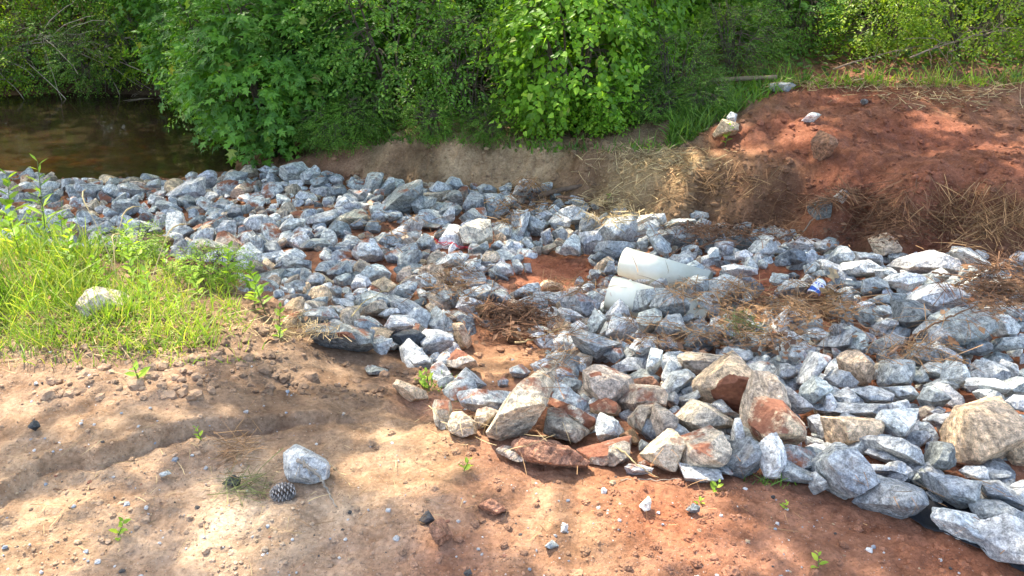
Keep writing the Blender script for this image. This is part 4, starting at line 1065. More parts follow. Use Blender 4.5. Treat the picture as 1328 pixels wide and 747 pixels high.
for i, (px, y, k, dz, s, lb) in enumerate([(-60,12.0,'oval',.1,1.1,'small-leaved bush overhanging the far shore at the picture edge'),(20,12.4,'bramble',.0,1.25,'sunlit yellow-green bush above the dead branches of the far shore'),(110,12.6,'oval',.15,1.3,'sunlit bush hanging over the far shore root tangle'),(190,12.2,'oval2',.0,1.3,'small drooping bush over the middle of the far shore'),(262,11.7,'star',.0,1.15,'star-leaved sapling leaning over the far shore beside the bank corner'),(225,12.9,'oval',.5,1.4,'tall shaded bush behind the leaning far-shore sapling'),(60,15.2,'tall',.0,.8,'tall bush rising behind the far shore dead branches'),(10,11.35,'bramble2',-.15,1.0,'low bramble trailing into the creek under the dead branches'),(75,11.5,'oval2',-.2,1.0,'low bush at the waterline under the sunlit bush'),(140,11.3,'fine2',-.15,1.1,'small fine-leaved shrub at the waterline by the root tangle'),(205,11.5,'bramble2',-.1,1.0,'low bramble in the brush at the end of the far shore'),(-40,11.3,'oval2',-.2,1.1,'low bush at the waterline of the picture edge'),(300,10.4,'star',-.1,1.1,'star-leaved sapling growing at the water line past the corner')]):
    plant(k, 'shore_bush', 'bush', lb, atp(px, y) * 1.03, y, rng.uniform(0, 6), (s, s, s), dz)
# tall trees whose crowns reach over the creek and shade the site
PATCH = [(60,330,.3,.62),(170,300,.3,.5),(250,370,.1,.42),(20,400,.1,.45),(160,400,.1,.4),(-60,360,.2,.5),(815,345,-.3,.16),(850,372,-.3,.12),(1215,332,-.2,.24),(1150,350,-.25,.14),(1290,335,-.15,.2),(618,300,-.45,.16),(770,265,-.45,.2),(800,300,-.45,.14),(850,212,-.2,.42),(925,205,-.2,.26),(760,222,-.3,.18),(1045,158,.08,.2),
 (1225,152,.12,.2),(1318,195,.05,.16),(655,450,-.25,.18),(590,600,-.02,.24),(540,560,0,.16),(830,650,-.02,.26),(740,690,0,.18),(690,495,.1,.1),(20,735,0,.2),(290,700,0,.13),(430,500,-.1,.1),(1180,600,0,.10),(870,470,-.15,.1),(1000,405,-.2,.14),
 (1230,50,.6,.8),(1330,70,.4,.65),(1130,60,.5,.5),(1290,20,.9,.6),(80,45,.8,.95),(180,20,1.1,.6),(210,95,0,.25),(10,188,-.82,.6),(700,80,.6,.2),(500,60,.7,.3),(370,80,.3,.25),(600,40,.8,.25),(780,60,.6,.25),(900,60,.6,.25),(1100,330,-.2,.1),(700,355,-.45,.16),(470,250,-.5,.12),(300,250,-.6,.14),(1060,560,0,.12),(1290,500,0,.14),(580,480,-.15,.1)]
pc = []
for px, py, z, r_ in PATCH:
    q = P(px, py, z) if z < 1.0 else None
    if q is None or q[1] > 12.5 or q[1] < 0: q = tan_y(px, py, 12.2 if px < 640 else 8.2)
    if py < 110: q = tan_y(px, py, 12.2 if px < 300 else (7.8 if px < 900 else 8.2))
    pc.append([q[0] - S[0] / S[2] * (q[2] + .3), q[1] - S[1] / S[2] * (q[2] + .3), r_ * 1.2])
pc = np.array(pc)
TREES = [(-6.5,14.5),(-2.0,12.8),(2.6,13.2),(6.6,11.5),(-10,9.5),(-2.5,18.),(3.5,18.)]
ncl = 16500
cl = np.stack([rng.uniform(-13, 5.5, ncl), rng.uniform(3.2, 22, ncl), rng.uniform(4.6, 8.6, ncl)], -1)
dens = noise(cl * np.array([1, 1, .6]), .9, 5); cl = cl[dens > -.55]
shx = cl[:, 0] - S[0] / S[2] * (cl[:, 2] + .3); shy = cl[:, 1] - S[1] / S[2] * (cl[:, 2] + .3)
nl = 13; r2 = np.random.default_rng(9)
pos = cl[:, None] + r2.normal(0, .17, (len(cl), nl, 3)); tid = np.argmin(((cl[:, None, :2] - np.array(TREES)[None]) ** 2).sum(-1), 1)
pos = pos.reshape(-1, 3); tid = np.repeat(tid, nl)
gxs = pos[:, 0] - S[0] / S[2] * (pos[:, 2] + .3); gys = pos[:, 1] - S[1] / S[2] * (pos[:, 2] + .3)
wob = 1 + .45 * noise2(gxs, gys, 7, 31); inp = np.zeros(len(pos), bool)
for a, b, r_ in pc: inp |= np.hypot(gxs - a, gys - b) < r_ * wob + .03  # crown gaps shaped so that sun reaches the listed spots
inp &= r2.random(len(pos)) < .97
pos = pos[~inp]; tid = tid[~inp]
TL = ['tall overhanging tree at the far shore', 'tall tree behind the saplings of the bank corner', 'tall tree behind the vine mound', 'tall tree behind the big bramble', 'tall tree beside the open creek water', 'tall tree deep in the woods behind the corner', 'tall tree deep in the woods behind the mound']
for i, (tx_, ty_) in enumerate(TREES):
    z0 = float(terrain(np.array([tx_]), np.array([ty_]))[0]); root = obj('shade_tree', None, loc=(tx_, ty_, z0)); tag(root, TL[i] + ', crown above the view', 'tree', 'tall shade trees')
    mb = MB(); k = np.linspace(0, 1, 12)[:, None]; top = np.array([rng.uniform(-.4, .4), rng.uniform(-.8, 0), 8.2]); tp = top * k + rng.normal(0, .05, (12, 3)) * k; tp[0, 2] = -.1
    mb.add(*tube(tp, np.linspace(.15, .04, 12), 8)); me_pos = pos[tid == i]
    if len(me_pos):
        anc = me_pos[rng.choice(len(me_pos), min(26, len(me_pos)), replace=False)] - np.array([tx_, ty_, z0])
        for q in anc:
            s0 = tp[rng.integers(5, 11)]; kk = np.linspace(0, 1, 7)[:, None]; ctrl = s0 * (1 - kk) + q * kk + np.array([0, 0, .5]) * kk * (1 - kk) * 2
            mb.add(*tube(ctrl, np.linspace(.045, .008, 7), 5, False))
        n_ = len(me_pos); V_, F_ = leaves_np(me_pos - np.array([tx_, ty_, z0]), r2.normal(size=(n_, 3)) * np.array([1, 1, .4]), np.array([0, 0, 1.]) + r2.normal(0, .5, (n_, 3)), r2.uniform(.09, .17, n_), 'quad')
        obj('crown', mesh_np('crown', V_, F_, LEAFM['canopy'], False), root)
    obj('trunk', mb.mesh('trunk', BARK), root)
print('canopy leaves', len(pos))
# ---------------------------------------------------------------- pipes, can, sheet, cones, sticks
def onto(px, py, lift=0.0, G=None):
    p = hit([px], [py], H if G is None else G)[0]; return p + np.array([0, 0, lift])
def pvc():
    m, t, b = newmat('white_pvc'); g = N(t, 'ShaderNodeTexCoord'); v = g.outputs['Object']
    c = ramp(t, tnoise(t, v, 14, 5, .6), [(.35, (.72, .66, .48)), (.6, (.80, .75, .58))])
    sx = N(t, 'ShaderNodeSeparateXYZ'); L(t, v, sx.inputs[0])
    e = mth(t, 'ADD', mth(t, 'MULTIPLY', sx.outputs[0], -4.), mth(t, 'MULTIPLY', sx.outputs[2], -3.)); e = mth(t, 'ADD', e, mth(t, 'MULTIPLY', tnoise(t, v, 11, 5, .7), 1.))
    c = mixc(t, ramp(t, e, [(.55, (0, 0, 0)), (.95, (.6, .6, .6))]), c, (.40, .27, .13))
    L(t, c, b.inputs['Base Color']); b.inputs['Roughness'].default_value = .55; return m
PVC = pvc(); INK = plain('print_ink', (.30, .31, .30), .6)
def pipe(a, b, r, label):
    a, b = np.array(a), np.array(b); ln = np.linalg.norm(b - a); prof = [(0, r - .008), (0.0, r), (.004, r + .0015), (.5, r + .001), (ln, r + .001), (ln, r - .008), (ln - .05, r - .008), (.05, r - .008), (0, r - .008)]
    ns = 48; V = []; 
    for x, q in prof:
        for k in range(ns): V.append((x, q * math.cos(k * 2 * math.pi / ns), q * math.sin(k * 2 * math.pi / ns)))
    Q_ = [(i * ns + k, (i + 1) * ns + k, (i + 1) * ns + (k + 1) % ns, i * ns + (k + 1) % ns) for i in range(len(prof) - 1) for k in range(ns)]
    root = obj('drain_pipe', None, loc=a); tag(root, label, 'pipe'); root.rotation_euler = Vector(b - a).to_track_quat('X', 'Z').to_euler()
    obj('barrel', mesh_np('barrel', np.array(V), np.array(Q_), PVC), root)
    mb = MB(); x = .05
    while x < ln - .05:
        l_ = rng.uniform(.006, .02); an = 1.15 + rng.normal(0, .01)
        q = np.array([(x, math.cos(an) * (r + .0025), math.sin(an) * (r + .0025)), (x + l_, math.cos(an) * (r + .0025), math.sin(an) * (r + .0025)), (x + l_, math.cos(an + .022) * (r + .0025), math.sin(an + .022) * (r + .0025)), (x, math.cos(an + .022) * (r + .0025), math.sin(an + .022) * (r + .0025))]); mb.add(q, np.array([[0, 1, 2, 3]])); x += l_ + rng.uniform(.006, .02)
    obj('printed_line', mb.mesh('printed_line', INK), root)
pipe(*PIPES[0], 'lower of the two white plastic drain pipes, its end mostly clear of the rocks')
pipe(*PIPES[1], 'upper of the two white plastic drain pipes, lying behind the other')
# drink can
def can():
    W_ = plain('can_white', (.75, .77, .8), .3, .03); Bl = plain('can_blue', (.03, .10, .42), .3, .05); Al = plain('aluminium', (.7, .7, .72), .25); Al.node_tree.nodes['Principled BSDF'].inputs['Metallic'].default_value = .9
    c = onto(1056, 391, .072); root = obj('drink_can', None, loc=c); tag(root, 'white and blue aluminium drink can lying tilted in the straw', 'can')
    prof = [(-.060, .0), (-.058, .022), (-.061, .026), (-.052, .033), (.046, .033), (.056, .027), (.060, .0265), (.0595, .024), (.057, .0)]; ns = 36; segs = []
    xs = [(-.052, .033)] + [(-.052 + .098 * k / 24, .033) for k in range(1, 25)]
    def lathe(pr): 
        V = np.array([(x, q * math.cos(k * 2 * math.pi / ns), q * math.sin(k * 2 * math.pi / ns)) for x, q in pr for k in range(ns)])
        return V, np.array([(i * ns + k, (i + 1) * ns + k, (i + 1) * ns + (k + 1) % ns, i * ns + (k + 1) % ns) for i in range(len(pr) - 1) for k in range(ns)])
    V, Q_ = lathe(xs); mi = []
    for i in range(24):
        for k in range(ns):
            a = k / ns * 2 * math.pi; x = i / 24; lim = .30 + .10 * math.sin(a * 2 + .6)
            mi.append(1 if x < lim or (.52 < x < .66 and (k % 6 in (1, 2, 4)) and 3 < (k % 18) < 15) else 0)
    obj('body', mesh_np('body', V, Q_, None, True, mats=[W_, Bl], midx=mi), root)
    V, Q_ = lathe(prof[:4][::1]); obj('base', mesh_np('base', V, Q_, Al), root); V, Q_ = lathe(prof[4:]); obj('lid', mesh_np('lid', V, Q_, Al), root)
    d = P(1063, 381, c[2] + .02) - P(1049, 402, c[2] - .02); root.rotation_euler = Vector(d).to_track_quat('X', 'Z').to_euler()
can()
# black fabric under the rocks
FAB = plain('black_fabric', (.022, .022, .024), .75, .3, 60, .004)
def sheet(outer, inner, label, G=None):
    G = H0 if G is None else G
    A = np.array([hit([a], [b], G)[0] for a, b in outer]); B_ = np.array([hit([a], [b], G)[0] for a, b in inner]); k = np.linspace(0, len(A) - 1, 60)
    A = np.stack([np.interp(k, range(len(A)), A[:, j]) for j in range(3)], 1); B_ = np.stack([np.interp(k, range(len(B_)), B_[:, j]) for j in range(3)], 1)
    V = []; m = 14
    for j in range(m + 1): q = A + (B_ - A) * j / m; q[:, 2] = terrain(q[:, 0], q[:, 1]) + .007 + (.006 if j == 0 else 0) + .003 * noise2(q[:, 0], q[:, 1], 20, 3); V.append(q)
    V = np.concatenate(V); i = (np.arange(m)[:, None] * 60 + np.arange(59)).ravel(); Q_ = np.stack([i, i + 1, i + 61, i + 60], -1)
    o = obj('landscape_fabric', mesh_np('landscape_fabric', V, Q_, FAB)); md = o.modifiers.new('thickness', 'SOLIDIFY'); md.thickness = .002; tag(o, label, 'fabric')
sheet([(1130, 658), (1180, 678), (1240, 704), (1300, 734), (1360, 764), (1430, 802)], [(1150, 610), (1220, 630), (1280, 650), (1340, 680), (1400, 700), (1450, 730)], 'black woven fabric edge showing under the lowest rocks')
# pine cones
def cone_mesh():
    mb = MB(); n = 90
    for i in range(n):
        u = (i + .5) / n; a = i * 2.39996; z = -.035 + .07 * u; r = .021 * math.sin(math.pi * min(.97, .12 + u * .86)) ** .75
        c_, s_ = math.cos(a), math.sin(a); out = np.array([c_, s_, .35]); tn = np.array([-s_, c_, 0]); up = np.array([-c_ * .35, -s_ * .35, 1.])
        b0 = np.array([c_ * r * .5, s_ * r * .5, z - .002]); w_ = .0062
        tip = b0 + out * (r * .62 + .006); V = np.array([b0 - tn * w_ * .5, b0 + tn * w_ * .5, tip + tn * w_, tip - tn * w_, tip + up * .0035, b0 + up * .004])
        mb.add(V, np.array([(0, 1, 2, 3), (3, 2, 4, 4), (0, 3, 4, 5), (1, 5, 4, 2)]))
    return mb
CONEM = plain('cone_scale', (.33, .30, .27), .85, .45, 40, island=True); cb = cone_mesh(); cme = cb.mesh('scales', CONEM, False)
cv, cq = tube([(0, 0, z) for z in np.linspace(-.034, .034, 7)], [.004, .011, .014, .014, .012, .008, .002], 8); ccore = mesh_np('core', cv, fixq(cq), plain('cone_core', (.12, .09, .07), .9))
for px, py, rx, rz, s, lb in [(368, 645, 1.45, -1.1, 1.0, 'grey open pine cone on bare ground beside the lone speckled rock'), (1083, 433, .9, .4, .9, 'pine cone under the reddish twig near the drink can'), (1275, 389, 1.3, 1.2, .9, 'pine cone in the straw heap at the upper corner of the pile'), (1195, 441, .6, 2.0, .8, 'small pine cone between the dark block and the banded rock'), (1120, 135, 1.4, .8, .8, 'pine cone lying on top of the red mound')]:
    r_ = obj('pine_cone', None, loc=onto(px, py, .018)); r_.rotation_euler = (rx, 0, rz); r_.scale = (s, s, s); tag(r_, lb, 'pine cone'); obj('scales', cme, r_); obj('core', ccore, r_)
# sticks
STK = {'brown': plain('stick_brown', (.17, .095, .055), .85, .35, 40, .004), 'grey': plain('stick_grey', (.30, .25, .19), .85, .3, 40, .003), 'straw': plain('stalk_straw', (.48, .36, .17), .7, .25), 'bark': plain('log_bark', (.13, .085, .055), .9, .5, 18, .015), 'board': plain('weathered_board', (.26, .19, .12), .85, .35, 20, .004), 'red': plain('red_string', (.55, .03, .05), .6, .15)}
def stick(name, label, cat, pts, lift, r, mat, ns=7, G=None, jit=.004, cut=False):
    W_ = np.array([onto(p[0], p[1], (p[2] if len(p) > 2 else 0) + lift, G) for p in pts]); k = np.linspace(0, len(W_) - 1, 6 * len(W_))
    q = np.stack([np.interp(k, range(len(W_)), W_[:, j]) for j in range(3)], 1)
    for _ in range(3): q[1:-1] = (q[:-2] + 2 * q[1:-1] + q[2:]) / 4
    q += rng.normal(0, jit, q.shape) * .6; rr = np.linspace(r, r * (.8 if cut else .35), len(q)) * (1 + rng.normal(0, .05, len(q)))
    c = q[0].copy(); V_, Q_ = tube(q - c, rr, ns); o = obj(name, mesh_np(name, V_, fixq(Q_), STK[mat]), loc=c); tag(o, label, cat); return o
stick('bark_log', 'short thick bark-covered branch lying on the top edge of the rocks', 'branch', [(697, 258), (720, 251), (745, 246), (770, 240)], .02, .021, 'bark', 10, jit=.002, cut=True)
stick('old_board', 'weathered pole lying from the grass onto the red mound', 'pole', [(922, 119), (960, 117), (1006, 115)], .10, .024, 'board', 5, H0, .001, True)
stick('dead_root', 'crooked brown root coming down the tan bank', 'root', [(781, 184), (776, 205), (762, 222), (747, 240)], .015, .012, 'brown')
stick('dead_root', 'reddish root lying under the bark-covered branch', 'root', [(722, 258), (760, 262), (790, 275)], .015, .012, 'brown')
stick('twig', 'long reddish-brown twig lying just below the drink can', 'twig', [(1010, 388), (1040, 400), (1070, 411), (1100, 421), (1140, 436)], .02, .008, 'brown')
stick('twig', 'grey crooked twig running into the straw clump', 'twig', [(937, 447), (957, 446), (973, 439), (985, 430), (996, 412), (1010, 394)], .015, .007, 'grey')
stick('twig', 'brown twig slanting over rocks past the upper white pipe', 'twig', [(896, 329), (922, 317), (937, 305), (947, 295), (958, 284)], .02, .009, 'brown')
stick('twig', 'thin curved twig over the dark hollow behind the upper white pipe', 'twig', [(870, 332), (885, 322), (900, 315), (910, 312)], .01, .004, 'brown')
stick('twig', 'dark twig across the top of the dark straw drift', 'twig', [(641, 415), (674, 413), (697, 417), (727, 425)], .03, .006, 'brown')
stick('dry_stalk', 'bent straw-coloured stalk in front of the dark straw drift', 'stalk', [(668, 449), (690, 446), (709, 438), (737, 427)], .02, .005, 'straw')
stick('dry_stalk', 'hooked thin stalk beside the small rocks under the drift', 'stalk', [(708, 492), (725, 478), (732, 462), (731, 440)], .02, .004, 'grey')
stick('dry_stalk', 'long pale grass stalk arching over the left part of the rock bed', 'stalk', [(458, 426), (471, 408), (496, 393), (537, 371)], .06, .003, 'straw')
stick('dry_stalk', 'grey bent stalk leaning on the lone speckled rock', 'stalk', [(386, 600), (403, 611), (416, 624), (425, 640), (437, 663)], .012, .006, 'grey')
stick('dry_stalk', 'straight straw stalk lying on clay below the boulders', 'stalk', [(799, 581), (829, 607), (853, 622)], .008, .003, 'straw')
stick('dry_stalk', 'thin level stem lying across the clay below the flat pale stone', 'stalk', [(790, 625), (840, 624), (884, 623)], .006, .0025, 'grey')
stick('twig', 'thin dark root lying along the cracked sandy ledge', 'twig', [(30, 637), (90, 636), (160, 633)], .004, .003, 'brown')
stick('twig', 'dark twig stretching over the banded rock', 'twig', [(1150, 466), (1180, 446), (1205, 428), (1235, 415), (1262, 403)], .02, .007, 'brown')
stick('twig', 'thin dark twig under the sunlit white rocks', 'twig', [(1208, 358), (1240, 362), (1275, 372)], .02, .005, 'brown')
stick('twig', 'pale leaning twig at the foot of the red bank', 'twig', [(1040, 305), (1052, 290), (1066, 276)], .02, .004, 'grey')
stick('twig', 'branching brown twig below the pale leaning one', 'twig', [(1003, 316), (1020, 308), (1045, 302)], .02, .008, 'brown')
stick('red_string', 'red plastic string tangled between the rocks', 'string', [(563, 312), (570, 318), (582, 317), (592, 322), (603, 323), (613, 326)], .015, .0035, 'red', 5, jit=.006)
stick('red_string', 'second strand of the red string, looping just below the first', 'string', [(566, 315), (576, 322), (588, 318), (598, 327), (610, 323)], .02, .003, 'red', 5, jit=.006)
# ---------------------------------------------------------------- strands: straw, grass
def strands(pos, d, ln, wd, droop, seg=4):
    n = len(pos); d = d / (np.linalg.norm(d, axis=1)[:, None] + 1e-9); s = np.cross(d, rng.normal(size=(n, 3))); s /= np.linalg.norm(s, axis=1)[:, None] + 1e-9
    bend = np.cross(s, d); k = np.linspace(0, 1, seg); cur = rng.normal(0, .32, n)
    c = pos[:, None] + d[:, None] * (k[None, :, None] * ln[:, None, None]) + bend[:, None] * ((k ** 2)[None, :, None] * (cur * ln)[:, None, None]) + np.array([0, 0, -1.]) * ((k ** 2)[None, :, None] * (droop * ln)[:, None, None])
    w_ = (wd[:, None] * (1 - .75 * k ** 2)[None, :])[..., None]; V_ = np.stack([c - s[:, None] * w_, c + s[:, None] * w_], 2).reshape(-1, 3)
    b0 = (np.arange(n) * seg * 2)[:, None] + (np.arange(seg - 1) * 2)[None]; b0 = b0.ravel(); return V_, np.stack([b0, b0 + 1, b0 + 3, b0 + 2], -1)
STRAWM = plain('dead_needles', (.34, .19, .085), .8, .55, island=True); STRAWD = plain('damp_needles', (.20, .10, .05), .85, .6, island=True); STRAWY = plain('dry_straw', (.52, .37, .18), .75, .45, island=True)
def straw(cx, cy, rx, ry, n, mat, lens=(.06, .17), thick=.05, label='pine straw', wd=.0015, name='pine_straw'):
    n = int(n * (.5 if cy > 425 and cx < 400 or cx == 120 else (.42 if cy > 250 else .35))); thick *= .6; a = rng.normal(0, .5, (n, 2)); px = cx + a[:, 0] * rx; py = cy + a[:, 1] * ry; p = hit(px, py, H0 if cx == 120 else H); p = p[(p[:, 1] < 9)]; n = len(p)
    az = rng.uniform(0, 6.28, n) if rng.random() < 2 else 0; d = np.stack([np.cos(az), np.sin(az), rng.normal(0, .16, n)], -1); ln = rng.uniform(*lens, n); p = p - d * ln[:, None] * .5
    GG = H0 if cx == 120 else H; mid = hz(p[:, 0] + d[:, 0] * ln * .5, p[:, 1] + d[:, 1] * ln * .5, GG); e0 = hz(p[:, 0], p[:, 1], GG); e1 = hz(p[:, 0] + d[:, 0] * ln, p[:, 1] + d[:, 1] * ln, GG)
    d[:, 2] += np.clip((e1 - e0) / ln, -.4, .4) * .8; p[:, 2] = np.maximum(e0, mid - d[:, 2] * ln * .5) + rng.uniform(0, 1, n) ** 1.6 * thick + .002
    V_, Q_ = strands(p, d, ln, wd * (.7 + .8 * rng.random(n)) * np.clip(p[:, 1] / 4, .6, 1.5), np.full(n, .12)); o = obj(name, mesh_np(name, V_, Q_, mat, False)); tag(o, label, 'straw', kind='stuff')
for a in [(668,418,62,24,1500,STRAWD,(.06,.17),.06,'dark straw drift caught above the sandy hollow'),(590,368,46,26,600,STRAWM,(.05,.14),.03,'thin straw caught in the middle of the rock bed'),(520,300,60,30,160,STRAWM,(.05,.14),.02,'stray straw among the rocks of the bed'),
 (690,262,30,18,420,STRAWM,(.06,.16),.05,'straw under the bark-covered branch'),(652,285,24,14,260,STRAWM,(.06,.16),.04,'straw caught on the cream-white rock'),(795,272,52,24,800,STRAWY,(.06,.18),.06,'bright straw tuft on the bank foot above the pipes'),(850,208,80,18,1400,STRAWY,(.05,.16),.015,'sunlit straw layer on the bank shelf'),
 (920,248,90,24,900,STRAWM,(.05,.2),.04,'roots and straw hanging on the cut bank'),(930,303,70,14,900,STRAWD,(.06,.2),.05,'straw drift at the top edge of the pile'),(960,402,56,28,700,STRAWM,(.06,.19),.07,'straw clump between the pipes and the can'),(885,375,30,16,200,STRAWM,(.05,.15),.03,'straw between rocks behind the pipe ends'),
 (1050,400,70,24,1300,STRAWM,(.06,.18),.06,'straw around the drink can'),(1298,378,62,34,1900,STRAWD,(.06,.2),.09,'brown straw heap at the upper corner of the pile'),(1150,292,170,26,2400,STRAWD,(.06,.24),.05,'straw and dead stems along the red bank foot'),(1290,300,90,26,1000,STRAWM,(.08,.26),.07,'dry stems hanging off the red bank'),
 (960,440,120,14,700,STRAWM,(.06,.2),.03,'line of straw across the middle of the pile'),(845,440,60,14,350,STRAWM,(.05,.16),.03,'straw below the clean blue-grey block'),(725,460,30,40,320,STRAWM,(.06,.16),.03,'straw beside the wedge-shaped rock'),(1190,455,60,22,420,STRAWM,(.06,.2),.04,'straw among the rocks below the biggest pale slab'),
 (380,432,60,14,500,STRAWY,(.04,.12),.02,'dry straw on the knoll shoulder'),(740,375,60,14,350,STRAWM,(.05,.14),.03,'straw around the red clay hollow'),(1130,112,190,8,900,STRAWY,(.08,.22),.05,'dry stems along the crest of the red mound'),(1240,128,110,14,600,STRAWY,(.06,.2),.02,'thin straw on the back of the red mound'),
 (120,420,190,44,4200,STRAWY,(.03,.11),.03,'dry thatch in front of the knoll grass'),(310,585,22,26,160,STRAWM,(.10,.17),.02,'pine needles beside the lone speckled rock'),(330,635,35,12,120,plain('green_needles',(.16,.17,.05),.7,.4,island=True),(.10,.16),.02,'green needle spray lying over the pine cone'),(962,425,22,12,260,plain('live_needles',(.17,.19,.05),.7,.4,island=True),(.08,.15),.05,'green pine needle tuft in the straw clump'),
 (900,660,500,50,330,STRAWM,(.02,.10),.004,'scattered needles on the clay'),(250,640,330,80,260,STRAWY,(.02,.08),.004,'scattered dry bits on the sand'),(620,560,120,30,160,STRAWY,(.02,.09),.004,'dry bits below the faceted boulder')]: straw(*a[:8], label=a[8])
DLM = [plain('dead_leaf_bits', (.27, .15, .075), .8, .5, island=True), plain('bark_bits', (.17, .09, .05), .85, .5, island=True)]
for cx, cy, rx, ry, n, mi, lb in [(668,418,60,26,420,1,'bark and leaf bits in the dark straw drift'),(965,400,60,26,330,0,'dead leaf bits in the straw clump'),(1060,404,66,26,380,0,'dead leaves and bark bits around the can'),(1298,378,58,34,700,0,'dead leaves in the upper straw heap'),(940,300,60,12,250,1,'bark bits along the top edge of the pile'),(1160,305,160,16,500,1,'leaf and bark bits along the red bank foot'),(690,262,30,16,160,1,'bark bits under the bark-covered branch'),(590,370,50,26,160,0,'leaf bits in the middle of the bed'),(950,450,130,14,220,1,'bark bits across the middle of the pile'),(160,430,190,30,500,0,'dead leaf bits in front of the knoll grass')]:
    n = int(n * .6); a = rng.normal(0, .5, (n, 2)); p = hit(cx + a[:, 0] * rx, cy + a[:, 1] * ry, H); p[:, 2] += .004 + rng.random(n) ** 2 * .03
    V_, F_ = leaves_np(p, rng.normal(size=(n, 3)) * np.array([1, 1, .25]), np.array([0, 0, 1.]) + rng.normal(0, .45, (n, 3)), rng.uniform(.012, .05, n), 'quad'); tag(obj('leaf_litter', mesh_np('leaf_litter', V_, F_, DLM[mi], False)), lb, 'litter', kind='stuff')
def grass(poly, n, lens, mat, label, wd=.0017, lean=.45, name='grass', G=None, densf=None):
    P0 = np.array(poly, float); out = []
    while sum(len(o) for o in out) < n:
        q = rng.uniform(P0.min(0), P0.max(0), (n, 2)); q = q[inpoly(q[:, 0], q[:, 1], poly)]; out.append(q)
        if not len(q): break
    q = np.concatenate(out)[:n]; p = hit(q[:, 0], q[:, 1], H0 if G is None else G); k = noise2(p[:, 0], p[:, 1], 4, 9) + .8 * noise2(p[:, 0], p[:, 1], 9, 19) > rng.uniform(-1.3, .5, len(p)); p = p[k]; n = len(p)
    d = np.stack([rng.normal(0, lean, n), rng.normal(0, lean, n), np.ones(n)], -1); ln = rng.uniform(*lens, n) * (.6 + .8 * rng.random(n)); p[:, 2] = terrain(p[:, 0], p[:, 1]) - .005
    V_, Q_ = strands(p, d, ln, wd * (.6 + rng.random(n)), np.abs(rng.normal(0, .35, n)), 5); o = obj(name, mesh_np(name, V_, Q_, mat, False)); tag(o, label, 'grass', kind='stuff')
KN = [(-60,300),(60,318),(150,335),(215,352),(300,385),(330,425),(290,452),(200,462),(100,455),(-60,462)]
grass(KN, 6500, (.03, .13), LEAFM['grass'], 'bright grass and weeds covering the knoll')
grass([(-60,290),(70,312),(130,335),(120,400),(-60,420)], 2600, (.07, .22), LEAFM['grass'], 'taller bright grass at the outer end of the knoll', .0022)
grass([(100,392),(175,395),(178,425),(100,425)], 700, (.05, .13), LEAFM['grass'], 'grass growing over the half hidden rock')
grass([(-60,440),(120,445),(330,445),(360,470),(200,480),(-60,478)], 500, (.03, .08), LEAFM['grass'], 'short sparse grass along the knoll edge')
grass([(870,150),(910,115),(1010,104),(1060,104),(1000,125),(930,160),(895,185),(865,195)], 3000, (.05, .2), LEAFM['fine'], 'lush grass on the shoulder behind the red mound', .004)
grass([(430,190),(560,188),(700,200),(860,198),(860,190),(700,190),(560,178),(430,182)], 700, (.03, .14), LEAFM['fine'], 'grass fringe along the lip of the tan bank', .004)
grass([(1010,108),(1328,100),(1400,100),(1400,112),(1200,114),(1010,116)], 900, (.04, .2), LEAFM['grass'], 'grass behind the crest of the red mound', .004)
grass([(600,500),(640,515),(630,535),(600,530)], 90, (.03, .07), LEAFM['fine'], 'green tuft beside the biggest faceted boulder')
grass([(545,495),(600,490),(610,508),(550,510)], 260, (.02, .05), LEAFM['fine'], 'low green growth in the sandy gully')
grass([(960,612),(1040,625),(1040,640),(950,628)], 60, (.03, .09), LEAFM['fine'], 'thin grass at the clay edge of the pile')
# leaf litter and ground cover below the trees
n = 16000; lx = rng.uniform(-9, 7, n); ly_ = rng.uniform(6.9, 14, n); pp = hit(np.full(1, 600.), np.full(1, 190.)); k = (hz(lx, ly_, H0) > -.5); lx, ly_ = lx[k], ly_[k]; zz = terrain(lx, ly_); ppx, ppy, _t = proj(np.stack([lx, ly_, zz], -1))
k = ~((ppx > 880) & (ppy > 104)) & ~((ppy > 186) & (ppx > 425)); lx, ly_, zz = lx[k], ly_[k], zz[k]; n = len(lx)
V_, F_ = leaves_np(np.stack([lx, ly_, zz + rng.random(n) ** 2 * .22], -1), rng.normal(size=(n, 3)) * np.array([1, 1, .3]), np.array([0, 0, 1.]) + rng.normal(0, .4, (n, 3)), rng.uniform(.04, .09, n), 'oval')
tag(obj('undergrowth', mesh_np('undergrowth', V_, F_, LEAFM['dark'], False)), 'low leafy ground cover under the bushes', 'undergrowth', kind='stuff')
# weeds as plants of their own
def weed_proto(seed, h, nl, ls, kind='oval'):
    r = np.random.default_rng(seed); mb = MB(); k = np.linspace(0, 1, 8)[:, None]; c = np.array([r.uniform(-.2, .2) * h, r.uniform(-.2, .2) * h, h]) * k; mb.add(*tube(c, np.linspace(.0028, .001, 8), 4))
    u = np.linspace(.2, 1, nl); pos = np.stack([np.interp(u, k[:, 0], c[:, j]) for j in range(3)], 1); a = np.arange(nl) * 2.4 + r.uniform(0, 6); d = np.stack([np.cos(a), np.sin(a), .35 + u * .5], -1)
    V_, F_ = leaves_np(pos, d, np.array([0, 0, 1.]) - d * .3 + r.normal(0, .15, (nl, 3)), ls * (1.15 - .6 * u) * r.uniform(.8, 1.2, nl), kind)
    return mb.mesh('stem', STEMG), mesh_np('leaves', V_, F_, LEAFM['weed'], False)
WP = [weed_proto(40, .30, 15, .085), weed_proto(41, .22, 12, .07), weed_proto(42, .36, 18, .09, 'lance'), weed_proto(43, .06, 6, .035), weed_proto(44, .12, 9, .045)]
